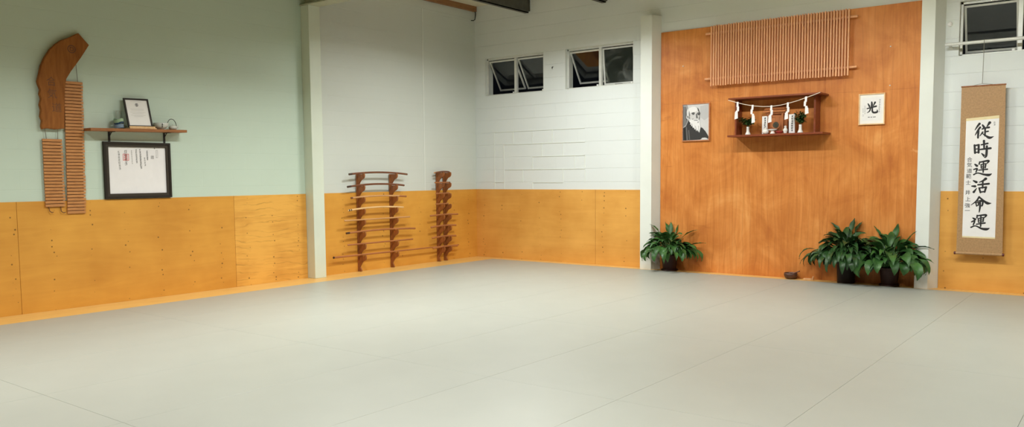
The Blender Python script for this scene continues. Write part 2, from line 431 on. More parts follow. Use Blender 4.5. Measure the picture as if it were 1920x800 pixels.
# ---- shapes traced as real sizes (metres)
SCROLL_INK = [[(7.2208,1.8327,0.0191),(7.1989,1.8009,0.0139),(7.1793,1.7654,0.0052)],[(7.2274,1.7928,0.0174),(7.2056,1.7575,0.0139),(7.1825,1.7108,0.0061)],[(7.2117,1.7572,0.0174),(7.2102,1.6813,0.0148)],[(7.2495,1.8177,0.0122),(7.2655,1.7912,0.0191)],[(7.3168,1.8404,0.0226),(7.291,1.7987,0.007)],[(7.2478,1.7747,0.0122),(7.2778,1.7838,0.0122),(7.3109,1.7893,0.0174)],[(7.2755,1.7847,0.0139),(7.2759,1.7014,0.013)],[(7.2761,1.7426,0.0104),(7.3046,1.7484,0.013)],[(7.2534,1.7401,0.0139),(7.2287,1.7005,0.0061)],[(7.2539,1.7246,0.007),(7.2881,1.6975,0.0148),(7.3219,1.6783,0.0217),(7.359,1.6915,0.0035)],[(7.1797,1.6026,0.0157),(7.1869,1.5174,0.0165)],[(7.1799,1.5974,0.0122),(7.221,1.6049,0.0157)],[(7.2195,1.6049,0.0165),(7.2206,1.5201,0.0165)],[(7.1872,1.559,0.0096),(7.2177,1.5634,0.0096)],[(7.1868,1.5209,0.0113),(7.2204,1.527,0.0113)],[(7.2439,1.6042,0.0113),(7.3042,1.6179,0.0148)],[(7.2684,1.6474,0.0174),(7.2725,1.5654,0.013)],[(7.2333,1.5544,0.0122),(7.333,1.5655,0.0183)],[(7.2976,1.5889,0.0157),(7.2959,1.4959,0.0183),(7.2847,1.4685,0.0104),(7.266,1.4827,0.0035)],[(7.2514,1.5107,0.0087),(7.2711,1.4895,0.0183)],[(7.1907,1.394,0.0122),(7.2096,1.378,0.02)],[(7.1801,1.3384,0.0104),(7.2121,1.3467,0.0139),(7.2025,1.3103,0.0104)],[(7.1818,1.2826,0.0122),(7.2197,1.2997,0.0104),(7.2798,1.2836,0.0157),(7.3255,1.2781,0.0217),(7.3508,1.29,0.007)],[(7.2344,1.421,0.0104),(7.2306,1.3951,0.0122)],[(7.2337,1.4159,0.0113),(7.3176,1.4317,0.0165),(7.3064,1.4043,0.0087)],[(7.2475,1.3914,0.0087),(7.2959,1.4002,0.0104)],[(7.2491,1.3896,0.0096),(7.2518,1.3515,0.0096)],[(7.2944,1.3993,0.0113),(7.2897,1.3545,0.0104)],[(7.2512,1.3705,0.007),(7.2921,1.376,0.007)],[(7.2518,1.3515,0.0078),(7.2912,1.357,0.0078)],[(7.2711,1.4152,0.0113),(7.2714,1.3079,0.0113)],[(7.228,1.3309,0.0096),(7.3099,1.3404,0.013)],[(7.1807,1.2169,0.0104),(7.2089,1.2011,0.0209)],[(7.1671,1.1575,0.0104),(7.198,1.1558,0.02)],[(7.1876,1.0928,0.0191),(7.2141,1.1331,0.0061)],[(7.298,1.2373,0.0226),(7.2705,1.2149,0.0139),(7.2366,1.1993,0.0061)],[(7.2252,1.1715,0.0122),(7.3285,1.1836,0.0174)],[(7.2715,1.2097,0.013),(7.2714,1.1385,0.013)],[(7.2386,1.1367,0.0139),(7.2523,1.088,0.0139)],[(7.2386,1.1367,0.0104),(7.3054,1.1472,0.0148)],[(7.3039,1.1455,0.0165),(7.2918,1.0934,0.0139)],[(7.2506,1.0932,0.0113),(7.2932,1.0986,0.0113)],[(7.2415,1.0409,0.0139),(7.2153,0.9943,0.0122),(7.1657,0.9507,0.0043)],[(7.2416,1.0391,0.0122),(7.2888,0.9961,0.0157),(7.3238,0.9722,0.0226),(7.3578,0.9727,0.0043)],[(7.223,0.9935,0.0078),(7.2611,1.0027,0.0104)],[(7.2113,0.9759,0.0096),(7.2201,0.9393,0.0096)],[(7.2113,0.9759,0.0087),(7.2387,0.9832,0.0104)],[(7.2387,0.9832,0.0104),(7.2352,0.9483,0.0096)],[(7.2185,0.941,0.0078),(7.2367,0.9483,0.0078)],[(7.2509,0.9851,0.0104),(7.2782,0.9942,0.013),(7.2721,0.9453,0.0122),(7.2614,0.9452,0.0043)],[(7.2523,0.9887,0.0122),(7.2527,0.9293,0.0148),(7.2467,0.8733,0.007)],[(7.1886,0.8089,0.0104),(7.2091,0.7954,0.02)],[(7.1767,0.7664,0.0104),(7.205,0.7777,0.013),(7.194,0.7335,0.0104)],[(7.1731,0.7065,0.0122),(7.2167,0.7228,0.0104),(7.2752,0.6957,0.0165),(7.3212,0.6902,0.0217),(7.3482,0.7015,0.007)],[(7.2285,0.8397,0.0104),(7.2271,0.8116,0.0113)],[(7.2279,0.8344,0.0104),(7.3133,0.8451,0.0157),(7.299,0.8169,0.0087)],[(7.2411,0.805,0.0087),(7.2929,0.8167,0.0104)],[(7.2397,0.8032,0.0096),(7.244,0.7613,0.0096)],[(7.2914,0.8149,0.0113),(7.2867,0.7712,0.0104)],[(7.2433,0.784,0.007),(7.2875,0.7922,0.007)],[(7.244,0.763,0.0078),(7.2882,0.7721,0.0078)],[(7.2648,0.8335,0.0113),(7.2653,0.7199,0.0113)],[(7.2231,0.7414,0.0096),(7.3054,0.7577,0.013)]]
SCROLL_SIGN = [('合', 7.137, 1.443), ('気', 7.137, 1.386), ('道', 7.139, 1.321), ('範', 7.133, 1.262), ('士', 7.131, 1.192), ('井', 7.13, 1.085), ('上', 7.134, 1.011), ('強', 7.13, 0.943), ('一', 7.132, 0.885)]
LIGHT_INK = [[(6.0919,2.1382,0.0149),(6.0953,2.1074,0.0238),(6.0908,2.0715,0.0193)],[(6.0524,2.1197,0.0119),(6.0692,2.088,0.0208)],[(6.1291,2.1318,0.0222),(6.1115,2.0939,0.0104)],[(6.043,2.0644,0.0133),(6.0921,2.0756,0.0163),(6.1421,2.0866,0.0208)],[(6.0802,2.0721,0.0178),(6.0717,2.0363,0.0149),(6.0442,2.014,0.0059)],[(6.1014,2.075,0.0163),(6.101,2.034,0.0193),(6.1187,2.0142,0.0222),(6.1543,2.0207,0.0222),(6.1536,2.0485,0.0044)]]
PORTRAIT = [('grey',[(3.6863,2.2439),(3.7468,2.2479),(3.7638,2.1866),(3.7564,2.0965),(3.7817,2.0348),(3.7409,1.9686),(3.6889,1.9329)]),('midgrey',[(3.6865,2.2212),(3.7305,2.2187),(3.7436,2.1424),(3.7319,2.0599),(3.7488,2.0212),(3.7244,1.9693),(3.6888,1.9481)]),('lightgrey',[(3.9351,2.2145),(4.0602,2.2369),(4.0621,2.0661),(3.9935,2.0248),(3.9447,2.0645),(3.9318,2.1474)]),('skin',[(3.7398,2.1049),(3.7377,2.1541),(3.7515,2.1873),(3.7842,2.2096),(3.8227,2.2187),(3.862,2.2164),(3.8947,2.2018),(3.9178,2.1706),(3.9262,2.1327),(3.9378,2.1134),(3.9365,2.0799),(3.9303,2.0502),(3.9249,2.0243),(3.913,1.9911),(3.856,1.9862),(3.7984,2.0038),(3.7776,2.0274),(3.7651,2.0469),(3.7469,2.0501),(3.7335,2.0674),(3.7332,2.0938)]),('white',[(3.7558,2.1607),(3.7761,2.1973),(3.8212,2.2135),(3.8621,2.2112),(3.8867,2.1873),(3.8911,2.1533),(3.8627,2.1436),(3.8136,2.1425),(3.785,2.1252),(3.7729,2.0956),(3.7604,2.1114)]),('dark',[(3.8907,2.2021),(3.9128,2.1784),(3.9262,2.1365),(3.9198,2.1294),(3.9074,2.1525),(3.9015,2.1752)]),('midgrey',[(3.7722,2.1711),(3.7824,2.1404),(3.791,2.0947),(3.7772,2.0728),(3.7694,2.1184)]),('midgrey',[(3.8137,2.1312),(3.8546,2.1366),(3.8588,2.1198),(3.8385,2.1036),(3.818,2.1099)]),('dark',[(3.8096,2.1276),(3.8301,2.1356),(3.8563,2.1335),(3.8547,2.126),(3.8318,2.1257),(3.8138,2.1191)]),('dark',[(3.8286,2.1169),(3.8515,2.1172),(3.85,2.1083),(3.8336,2.1076)]),('dark',[(3.8914,2.1286),(3.9238,2.1329),(3.9393,2.1246),(3.9345,2.1159),(3.9134,2.12),(3.8939,2.118)]),('midgrey',[(3.8955,2.1179),(3.9361,2.1158),(3.9332,2.0875),(3.9136,2.096),(3.8973,2.1006)]),('dark',[(3.9053,2.1129),(3.9297,2.1131),(3.9265,2.1043),(3.9087,2.1037)]),('midgrey',[(3.8752,2.113),(3.8914,2.1234),(3.8958,2.0894),(3.9058,2.0627),(3.892,2.0558),(3.8798,2.0587),(3.8861,2.0824)]),('midgrey',[(3.9242,2.088),(3.9332,2.08),(3.9272,2.0339),(3.9141,2.0435)]),('midgrey',[(3.8292,2.0551),(3.8406,2.0621),(3.8244,2.0365),(3.8048,2.0299)]),('dark',[(3.7498,2.0968),(3.7647,2.0885),(3.7633,2.0621),(3.755,2.0663)]),('midgrey',[(3.7771,2.0879),(3.7912,2.0721),(3.7857,2.0497),(3.7732,2.0616)]),('robe',[(3.6889,1.9329),(3.7327,1.9576),(3.7693,2.0316),(3.7983,2.0114),(3.8152,1.9654),(3.873,1.9102),(3.9223,1.8706),(3.9444,1.9373),(3.9704,1.9249),(4.0111,1.8822),(4.0648,1.807),(4.0652,1.7742),(4.0201,1.7921),(3.9636,1.7903),(3.9395,1.7739),(3.6902,1.7692)]),('robelight',[(3.7328,1.9462),(3.7453,1.9457),(3.7634,1.7669),(3.7427,1.7675)]),('dark',[(3.6997,1.9324),(3.7204,1.9467),(3.7344,1.7678),(3.7136,1.7685)]),('dark',[(3.7694,2.0278),(3.7859,2.018),(3.8237,1.9348),(3.8031,1.9432)]),('robelight',[(3.7664,1.8994),(3.7786,1.9102),(3.7939,1.7659),(3.7824,1.7662)]),('white',[(3.7858,2.0346),(3.8145,2.0445),(3.8432,2.0379),(3.8799,2.0437),(3.9084,2.0423),(3.9274,2.0167),(3.9359,1.9751),(3.9428,1.9336),(3.9343,1.8927),(3.9256,1.863),(3.9156,1.8934),(3.906,1.8773),(3.8959,1.9055),(3.8815,1.8835),(3.8713,1.9178),(3.8567,1.9071),(3.8499,1.9375),(3.8336,1.9306),(3.8251,1.9574),(3.8095,1.9543),(3.8069,1.977),(3.7921,1.9777),(3.7968,2.0001),(3.7802,2.016)]),('midgrey',[(3.8433,2.0319),(3.88,2.0362),(3.9061,2.0319),(3.9029,2.0246),(3.876,2.0273),(3.8491,2.0256)]),('dark',[(3.8556,2.0321),(3.8841,2.0345),(3.9012,2.0299),(3.8801,2.0286)]),('grey',[(3.8982,2.0105),(3.9193,2.0133),(3.913,1.9948),(3.9008,1.9954)]),('lightgrey',[(3.8562,1.9636),(3.8726,1.9553),(3.8936,1.8943),(3.8814,1.8948)]),('lightgrey',[(3.9092,1.9613),(3.9215,1.9532),(3.9254,1.8855),(3.9156,1.8934)]),('lightgrey',[(3.8067,1.9959),(3.8232,1.9876),(3.8359,1.9418),(3.8252,1.9498)]),('skin',[(3.9596,1.7867),(3.9717,1.7953),(4.012,1.7969),(4.0362,1.7879),(4.0564,1.7745),(4.0364,1.7677),(3.9638,1.7701)])]
BOARD = [(-6.2877,2.7889),(-6.1864,2.6812),(-6.2729,2.5455),(-6.3797,2.3963),(-6.4275,2.3178),(-6.4448,2.2265),(-6.4563,2.0403),(-6.4694,1.822),(-6.5518,1.8108),(-6.6269,1.8184),(-6.6821,1.8083),(-6.688,1.8393),(-6.678,1.8918),(-6.6932,1.9326),(-6.6827,1.9955),(-6.6925,2.0468),(-6.6774,2.1048),(-6.6899,2.1505),(-6.6804,2.1926),(-6.6976,2.2429),(-6.7034,2.2733),(-6.6856,2.3367),(-6.6612,2.4319),(-6.6227,2.5133),(-6.5741,2.5912),(-6.521,2.6494),(-6.4578,2.6988),(-6.379,2.7349)]

# ------------------------------------------------------------------ camera (the photograph's perspective)
cam = bpy.data.objects.new('camera', bpy.data.cameras.new('camera')); C.objects.link(cam)
cam.data.sensor_width = 36; cam.data.lens = 36 * 1542.13 / 1920
cam.data.shift_y = 48.06 / 1920; cam.data.clip_start = .05
yaw, pit, rol = -.656622, -.076873, -.008422
fwd = Vector((math.sin(yaw) * math.cos(pit), math.cos(yaw) * math.cos(pit), math.sin(pit)))
rt = Vector((math.cos(yaw), -math.sin(yaw), 0)); up = rt.cross(fwd)
r2 = rt * math.cos(rol) + up * math.sin(rol); u2 = up * math.cos(rol) - rt * math.sin(rol)
cam.matrix_world = Matrix(((r2.x, u2.x, -fwd.x, 8.68226), (r2.y, u2.y, -fwd.y, -10.32446), (r2.z, u2.z, -fwd.z, 1.31292), (0, 0, 0, 1)))
SC.camera = cam

# ------------------------------------------------------------------ the room
XR, YF, ZC = 12.4, -13.4, 4.02
def struct(name, bm, m, label=None):
    return tag(obj(name, bm, m), label, None, None, 'structure')
bm = B(); box(bm, -.2, XR + .2, YF - .2, .2, -.15, 0); struct('floor', bm, 'strip')
bm = B(); box(bm, -.2, XR + .2, YF - .2, .2, ZC, ZC + .12); struct('ceiling', bm, 'ceil')
bm = B(); box(bm, -.2, 0, YF - .2, -3.37, 0, ZC); struct('wall_left', bm, 'mint')
bm = B(); box(bm, -.2, 0, -3.37, 0, 0, ZC); struct('wall_left_bay', bm, 'white_l')
WZ0, WZ1 = 2.588, 3.184
HOLES = [(.205, 1.356), (1.752, 2.903), (6.975, 8.126)]
bm = B()
xs = -.2
for a, b in HOLES:
    box(bm, xs, a, 0, .2, 0, ZC); box(bm, a, b, 0, .2, 0, WZ0); box(bm, a, b, 0, .2, WZ1, ZC); xs = b
box(bm, xs, XR + .2, 0, .2, 0, ZC); struct('wall_back', bm, 'white_b')

# plywood wainscot
PT = .012
bm = B()
for a, b in ((YF, -11.75), (-11.745, -9.345), (-9.34, -6.94), (-6.937, -4.537)): box(bm, 0, PT, a, b, 0, 1.1, .0015)
struct('trim_1', bm, 'ply_l', 'orange plywood dado along the mint wall')
bm = B(); box(bm, 0, PT, -4.534, -3.465, 0, 1.1, .0015); struct('trim_2', bm, 'ply_grain', 'coarse grained plywood sheet left of the column')
bm = B(); box(bm, 0, PT, -3.275, 0, 0, 1.1, .0015); struct('trim_3', bm, 'ply_l', 'orange plywood dado behind the sword racks')
bm = B(); box(bm, PT, 2.281, -PT, 0, 0, 1.1, .0015); box(bm, 2.285, 3.108, -PT, 0, 0, 1.1, .0015); struct('trim_4', bm, 'ply_b', 'orange plywood dado under the two windows')
bm = B(); box(bm, 6.845, 9.24, -PT, 0, 0, 1.1, .0015); box(bm, 9.244, XR, -PT, 0, 0, 1.1, .0015); struct('trim_5', bm, 'ply_b', 'orange plywood dado behind the scroll')
# tall red-brown plywood panel of the altar wall
bm = B()
for x0, x1 in ((3.345, 4.3965), (4.3975, 5.5535), (5.5545, 6.605)):
    box(bm, x0, x1, -.02, 0, 0, 2.2696, .0006); box(bm, x0, x1, -.02, 0, 2.2700, 3.242, .0006)
struct('wall_panel', bm, 'ply_s', 'tall red-brown plywood panel of the altar wall')
bm = B(); box(bm, 6.606, 6.63, -.014, 0, 0, 3.25); struct('trim_6', bm, 'paint')
# columns
bm = B(); box(bm, 0, .158, -3.462, -3.28, 0, 3.5, .004); struct('column', bm, 'paint_mint', 'white painted column on the left wall')
bm = B(); prism(bm, [(3.11, 0), (3.11, -.168), (3.282, -.168), (3.344, 0)], lambda a, b, d: (a, b, d), 0, 3.47); struct('column', bm, 'paint', 'white painted column left of the altar panel')
bm = B(); prism(bm, [(6.63, 0), (6.63, -.172), (6.768, -.172), (6.844, 0)], lambda a, b, d: (a, b, d), 0, 4.0); struct('column', bm, 'paint', 'white painted column right of the altar panel')
# roof steel and timber
bm = B(); box(bm, 0, XR, -3.475, -3.27, 3.5, 3.515); box(bm, 0, XR, -3.385, -3.36, 3.515, 3.9); box(bm, 0, XR, -3.475, -3.27, 3.9, 3.915)
struct('ceiling_rafter', bm, 'rafter', 'painted steel rafter on top of the left column')
for x, z in ((1.07, 3.785), (2.44, 3.76), (3.81, 3.74)):
    bm = B(); box(bm, x - .035, x + .035, YF, -.03, z, z + .012); box(bm, x + .022, x + .035, YF, -.03, z, ZC - .002); box(bm, x - .035, x + .035, YF, -.03, ZC - .014, ZC - .002)
    box(bm, x - .03, x + .04, -.035, 0, z + .03, ZC - .01)
    struct('ceiling_purlin', bm, 'steel', 'dark steel purlin nearest the corner' if x < 2 else 'dark steel purlin second from the corner' if x < 3 else 'dark steel purlin third from the corner')
bm = B(); box(bm, 0, .05, -3.27, -.004, 3.94, ZC); struct('trim_7', bm, 'timber', 'brown timber plate on top of the left wall')
bm = B(); box(bm, 0, .006, -3.27, -.004, 3.816, 3.938); struct('trim_8', bm, 'white_l')
bm = B(); box(bm, 0, .007, -1.224, -1.208, 1.1, 3.815, .002); struct('trim_9', bm, 'paint', 'white vertical joint strip on the left wall')
# bricked-up doorway under the left window: raised mortar beads
bm = B()
def hb(x0, x1, z): box(bm, x0, x1, -.007, 0, z - .004, z + .004)
def vb(x, z0, z1): box(bm, x - .004, x + .004, -.007, 0, z0, z1)
hb(.388, 2.1, 2.005); hb(.58, 2.1, 1.803); hb(1.14, 2.1, 1.606); hb(.6, 2.1, 1.409); hb(.388, .58, 1.212); hb(1.14, 1.71, 1.206)
vb(.388, 1.102, 2.005); vb(.58, 1.102, 1.803); vb(2.1, 1.21, 1.62)
for x in (.77, 1.14, 1.52): vb(x, 1.807, 2.0)
for x in (1.32, 1.71): vb(x, 1.61, 1.8)
for x in (1.14, 1.92): vb(x, 1.413, 1.602)
for x in (.95, 1.71): vb(x, 1.21, 1.405)
for x in (1.14,): vb(x, 1.102, 1.206)
struct('trim_10', bm, 'paint', 'raised mortar lines of a bricked-up doorway')

# windows: two top-hung sashes each, pushed open into the night
def window(n, x0, x1, angs, panes, lab):
    w = thing('window_%d' % n, ((x0 + x1) / 2, .08, WZ0), lab, None, None, 'structure')
    bm = B(); f0, f1 = .055, .10
    t = .030; xm = (x0 + x1) / 2
    box(bm, x0 + .0041, x0 + t, f0, f1, WZ0 + .0041, WZ1 - .0041, .002); box(bm, x1 - t, x1 - .0041, f0, f1, WZ0 + .0041, WZ1 - .0041, .002); box(bm, xm - .022, xm + .022, f0 - .004, f1, WZ0 + .0041, WZ1 - .0041, .002)
    box(bm, x0 + .0041, x1 - .0041, f0, f1, WZ1 - t, WZ1 - .0041, .002); box(bm, x0 + .0041, x1 - .0041, f0, f1, WZ0 + .0041, WZ0 + .022, .002)
    obj('frame', bm, 'alu', w)
    bm = B(); e = .004
    box(bm, x0 + .0003, x0 + e, -.001, .2, WZ0 + e, WZ1 - e); box(bm, x1 - e, x1 - .0003, -.001, .2, WZ0 + e, WZ1 - e); box(bm, x0 + .0003, x1 - .0003, -.001, .2, WZ1 - e, WZ1 - .0003); box(bm, x0 + .0003, x1 - .0003, -.001, .2, WZ0 + .0003, WZ0 + e)
    obj('reveal', bm, 'paint', w)
    for k, (a, b) in enumerate(((x0 + t + .003, xm - .025), (xm + .025, x1 - t - .003))):
        ang = math.radians(angs[k]); top = WZ1 - t - .012; H = top - WZ0 - .030; s = .022
        def pl(u, v, d): return (u, .085 + (top - v) * math.sin(ang) + d * math.cos(ang), top - (top - v) * math.cos(ang) + d * math.sin(ang))
        bm = B(); frame_ring(bm, pl, a, b, top - H, top, s, -.012, .012)
        sash = obj('sash', bm, 'alu', w)
        bm = B(); prism(bm, [(a + s, top - H + s), (b - s, top - H + s), (b - s, top - s), (a + s, top - s)], pl, -.002, .002); obj('pane', bm, panes[k], sash)
        bm = B(); box(bm, b - .05, b - .02, .075, .10, WZ0 + .022, WZ0 + .046, .004); obj('latch', bm, 'latch', sash)
        bm = B(); tube(bm, [(a + .2, .09, WZ0 + .028), (a + .33, .09 + .5 * math.sin(ang), WZ0 + .032)], .006, 6); obj('stay', bm, 'iron', sash)
    return w
window(1, *HOLES[0], (32, 31), ('glass', 'glass'), 'left of the two small windows with both sashes pushed open')
window(2, *HOLES[1], (32, 6), ('glass', 'glass_dusty'), 'right of the two small windows, one sash dusty and nearly shut')
window(3, *HOLES[2], (17, 17), ('glass', 'glass'), 'dark window behind the rail above the hanging scroll')

# training mats: butted mats, every one its own thing
ORD = ['first', 'second', 'third', 'fourth', 'fifth', 'sixth', 'seventh', 'eighth', 'ninth', 'tenth', 'eleventh']
MX0, MW, ML, MT = .545, .958, 1.93, .010
rows = [-.27]
while rows[-1] > -10: rows.append(-2.385 - ML * (len(rows) - 1))
proto = {}
VIS = {0: 12, 1: 12, 2: 9, 3: 8, 4: 5}
for j in range(5):
    y1, y0 = rows[j], rows[j + 1]; L = y1 - y0
    for i in range(11):
        if j == 2 and i > 9: continue
        if j == 3 and (i > 7): continue
        if j == 4 and (i < 1 or i > 5): continue
        key = round(L, 3)
        lab = 'grey-green mat, %s from the left wall, %s row from the altar wall' % (ORD[i], ORD[j])
        if key not in proto:
            bm = B(); g = .0007
            box(bm, g, MW - g, g, L - g, 0.0005, MT, .0014)
            proto[key] = o = obj('training_mat', bm, 'mat')
        else:
            o = proto[key].copy(); C.objects.link(o)
        o.location = (MX0 + i * MW, y0, 0)
        tag(o, lab, 'mat', 'training mats butted together on the floor')

# ------------------------------------------------------------------ left wall: carved slab and slatted racks
t = thing('carved_wood_slab', (0.03, -6.5, 2.3), 'large curved live-edge brown wood slab with carved characters hung on the mint wall', 'sign')
bm = B(); prism(bm, BOARD, on_left, .012, .052, .005); obj('slab', bm, 'board', t)
bm = B()
ring = [(-6.3637 + .036 * math.cos(a * PI / 9), 2.6205 + .036 * math.sin(a * PI / 9), .009) for a in range(19)]
brush(bm, [ring, [(-6.378, 2.636, .007), (-6.350, 2.634, .007), (-6.352, 2.606, .007), (-6.377, 2.608, .007), (-6.378, 2.636, .007)]], on_left, .0526)
obj('carved_emblem', bm, 'carve', t)
bm = B()
for s, a, b in (('合', -6.575, 2.275), ('気', -6.572, 2.155), ('道', -6.535, 2.02)): text_into(bm, s, .098, a, b, on_left, .0527, -.0006)
obj('carved_writing', bm, 'carve', t)

def slat_rack(y0, y1, z0, z1, n, tilt, label, extra):
    t = thing('slatted_name_rack', (.012, (y0 + y1) / 2, z0), label, 'name rack', 'slatted wooden racks by the carved slab')
    sh = lambda z: tilt * (z1 - z) / (z1 - z0)
    bm = B(); prism(bm, [(y0 + .012 + sh(z1), z1 - .004), (y1 - .012 + sh(z1), z1 - .004), (y1 - .012 + sh(z0), z0 + .004), (y0 + .012 + sh(z0), z0 + .004)], on_left, .004, .014)
    obj('backing', bm, 'rack_back', t)
    bm = B(); p = (z1 - z0) / n
    for k in range(n):
        zt = z1 - k * p; j = random.uniform(-.004, .004); s = sh(zt)
        box(bm, .013, .030 + random.uniform(-.002, .002), y0 + s + j * .4, y1 + s + j, zt - p + .0062, zt, .0015)
    obj('slats', bm, 'plate', t)
    for pts in extra:
        bm = B(); low = len(pts) > 2; tube(bm, pts, .004 if low else .0032, 6); obj('tie_cord' if low else 'hanging_cord', bm, 'rack_back' if low else 'cord', t)
    return t
slat_rack(-6.442, -6.258, .960, 2.300, 41, -.028, 'long slatted wooden rack, the taller of two right of the carved slab',
          [[(.02, -6.305, 2.298), (.02, -6.316, 2.53)]])
slat_rack(-6.675, -6.486, 1.036, 1.716, 21, -.002, 'short slatted wooden rack hanging under the carved slab',
          [[(.02, -6.635, 1.715), (.022, -6.645, 1.815)], [(.02, -6.53, 1.715), (.022, -6.522, 1.812)],
           [(.02, -6.645, 1.04), (.025, -6.640, 1.0), (.035, -6.622, .985), (.04, -6.61, .99)], [(.02, -6.53, 1.04), (.025, -6.53, .995), (.035, -6.51, .978), (.04, -6.495, .985)]])

# wall shelf with iron brackets
t = thing('wall_shelf', (0, -5.74, 1.82), 'brown wooden wall shelf on two black brackets above the large framed certificate', 'shelf')
sl = .018 / 1.063
bm = B()
prism(bm, [(-6.262, 1.806), (-5.198, 1.824), (-5.198, 1.853), (-6.262, 1.835)], on_left, .003, .158, .002); obj('board', bm, 'shelf', t)
for y, z in ((-6.0, 1.8098), (-5.385, 1.8198)):
    bm = B(); box(bm, .001, .006, y - .011, y + .011, z - .11, z, .001); box(bm, .001, .12, y - .011, y + .011, z - .006, z, .001)
    prism(bm, [(.006, z - .05), (.012, z - .05), (.055, z - .012), (.06, z - .006), (.05, z - .006)], lambda a, b, d: (a, d, b), y - .004, y + .004)
    obj('bracket', bm, 'iron', t)

# big framed certificate
t = thing('framed_certificate', (.012, -5.706, 1.105), 'large certificate in a thick black frame below the wall shelf', 'picture')
y0, y1, z0, z1 = -6.078, -5.334, 1.106, 1.706
bm = B(); frame_ring(bm, on_left, y0, y1, z0, z1, .022, .003, .034); obj('frame', bm, 'black_frame', t)
bm = B(); frame_ring(bm, on_left, y0 + .022, y1 - .022, z0 + .022, z1 - .022, .030, .003, .026); obj('inner_moulding', bm, 'black_frame2', t)
bm = B(); box(bm, .004, .012, y0 + .04, y1 - .04, z0 + .04, z1 - .04); pp = obj('paper', bm, 'paper', t)
bm = B(); D = .0128
def col(a0, b0, a1, b1, n, s, w=.13, k=5):
    for q in range(n):
        f = q / max(1, n - 1); glyph_marks(bm, a0 + (a1 - a0) * f, b0 + (b1 - b0) * f, s, on_left, D, w, k)
col(-5.911, 1.60, -5.904, 1.425, 7, .022); col(-5.836, 1.602, -5.834, 1.478, 4, .034, .12)
col(-5.770, 1.612, -5.766, 1.480, 8, .012); col(-5.718, 1.620, -5.716, 1.495, 6, .022); col(-5.676, 1.622, -5.668, 1.435, 8, .024, .14)
col(-5.596, 1.610, -5.594, 1.525, 6, .018, .16); col(-5.628, 1.535, -5.622, 1.462, 4, .018)
text_into(bm, '證', .040, -5.538, 1.545, on_left, D, 0)
col(-5.492, 1.62, -5.492, 1.548, 6, .010)
obj('ink_writing', bm, 'soft_ink', pp)
bm = B()
brush(bm, [[(-5.49, 1.625, .002), (-5.474, 1.625, .002)], [(-5.474, 1.625, .002), (-5.474, 1.545, .002)], [(-5.49, 1.545, .002), (-5.474, 1.545, .002)]], on_left, D); obj('ink_border', bm, 'soft_ink', pp)
bm = B(); brush(bm, [[(-5.864 , 1.578, .006), (-5.804, 1.578, .006)], [(-5.804, 1.578, .006), (-5.804, 1.512, .006)], [(-5.804, 1.512, .006), (-5.864, 1.512, .006)], [(-5.864, 1.512, .006), (-5.864, 1.578, .006)],
                     [(-5.85, 1.566, .010), (-5.818, 1.566, .010)], [(-5.85, 1.545, .010), (-5.818, 1.548, .010)], [(-5.85, 1.524, .010), (-5.818, 1.526, .010)], [(-5.834, 1.574, .012), (-5.834, 1.516, .012)]], on_left, .01255)
obj('red_seal', bm, 'seal', pp)
bm = B(); brush(bm, [[(-5.512, 1.65, .010), (-5.508, 1.643, .010)]], on_left, .0128); obj('emblem_mark', bm, 'soft_ink', pp)

# things on the shelf
SZ = lambda y: 1.8352 + (y + 6.262) * sl
# tumbler
y = -5.93; t = thing('glass_tumbler', (.08, y, SZ(y)), 'clear glass tumbler with blue and green wave bands on the wall shelf', 'glass')
bm = B(); lathe(bm, [(0, .001), (.044, .001), (.046, .01), (.048, .19), (.0455, .19), (.043, .014), (0, .012)], (.08, y, SZ(y)), 32); obj('body', bm, 'tumbler', t, smooth=True)
def wave_band(z0, z1, amp, ph, m, nm):
    bm = B(); n = 40; lo, hi = [], []
    for k in range(n):
        a = 2 * PI * k / n; dz = amp * math.sin(2 * a + ph)
        for lst, zz in ((lo, z0), (hi, z1)):
            r = .0486; lst.append(bm.verts.new((.08 + r * math.cos(a), y + r * math.sin(a), SZ(y) + zz + dz)))
    for k in range(n): bm.faces.new((lo[k], lo[(k + 1) % n], hi[(k + 1) % n], hi[k]))
    obj(nm, bm, m, t, smooth=True)
M['wave_blue'] = plain('dark_blue_glaze', (.02, .05, .10), .2); M['wave_green'] = plain('pale_green_glaze', (.30, .42, .26), .2); M['wave_grey'] = plain('blue_grey_glaze', (.20, .27, .34), .25)
wave_band(.050, .066, .012, .5, 'wave_blue', 'dark_blue_band'); wave_band(.067, .098, .010, .9, 'wave_green', 'green_band'); wave_band(.008, .046, .004, .5, 'wave_grey', 'blue_grey_band')
# small stand and certificate
y = -5.70; t = thing('picture_stand', (.10, y, SZ(y)), 'small pale wooden stand holding the small certificate on the wall shelf', 'stand')
z = SZ(y)
bm = B(); prism(bm, [(-5.845, SZ(-5.845) + .0005), (-5.545, SZ(-5.545) + .0005), (-5.545, SZ(-5.545) + .012), (-5.845, SZ(-5.845) + .012)], on_left, .045, .145, .002); obj('base', bm, 'pine_frame', t)
bm = B(); prism(bm, [(-5.845, SZ(-5.845) + .0125), (-5.56, SZ(-5.56) + .0125), (-5.56, SZ(-5.56) + .028), (-5.845, SZ(-5.845) + .028)], on_left, .132, .143, .002); obj('lip', bm, 'pine_frame', t)
t = thing('framed_certificate', (.10, y, z + .012), 'small certificate in a thin black frame leaning on the wall shelf', 'picture')
la = math.radians(14); rot = math.radians(1.2)
def lean(a, b, d):
    a2 = a * math.cos(rot) - b * math.sin(rot); b2 = a * math.sin(rot) + b * math.cos(rot)
    return (.118 - b2 * math.sin(la) + d * math.cos(la), -5.712 + a2, z + .020 + b2 * math.cos(la) + d * math.sin(la))
bm = B(); frame_ring(bm, lean, -.137, .137, 0, .315, .016, -.006, .010); obj('frame', bm, 'black_frame', t)
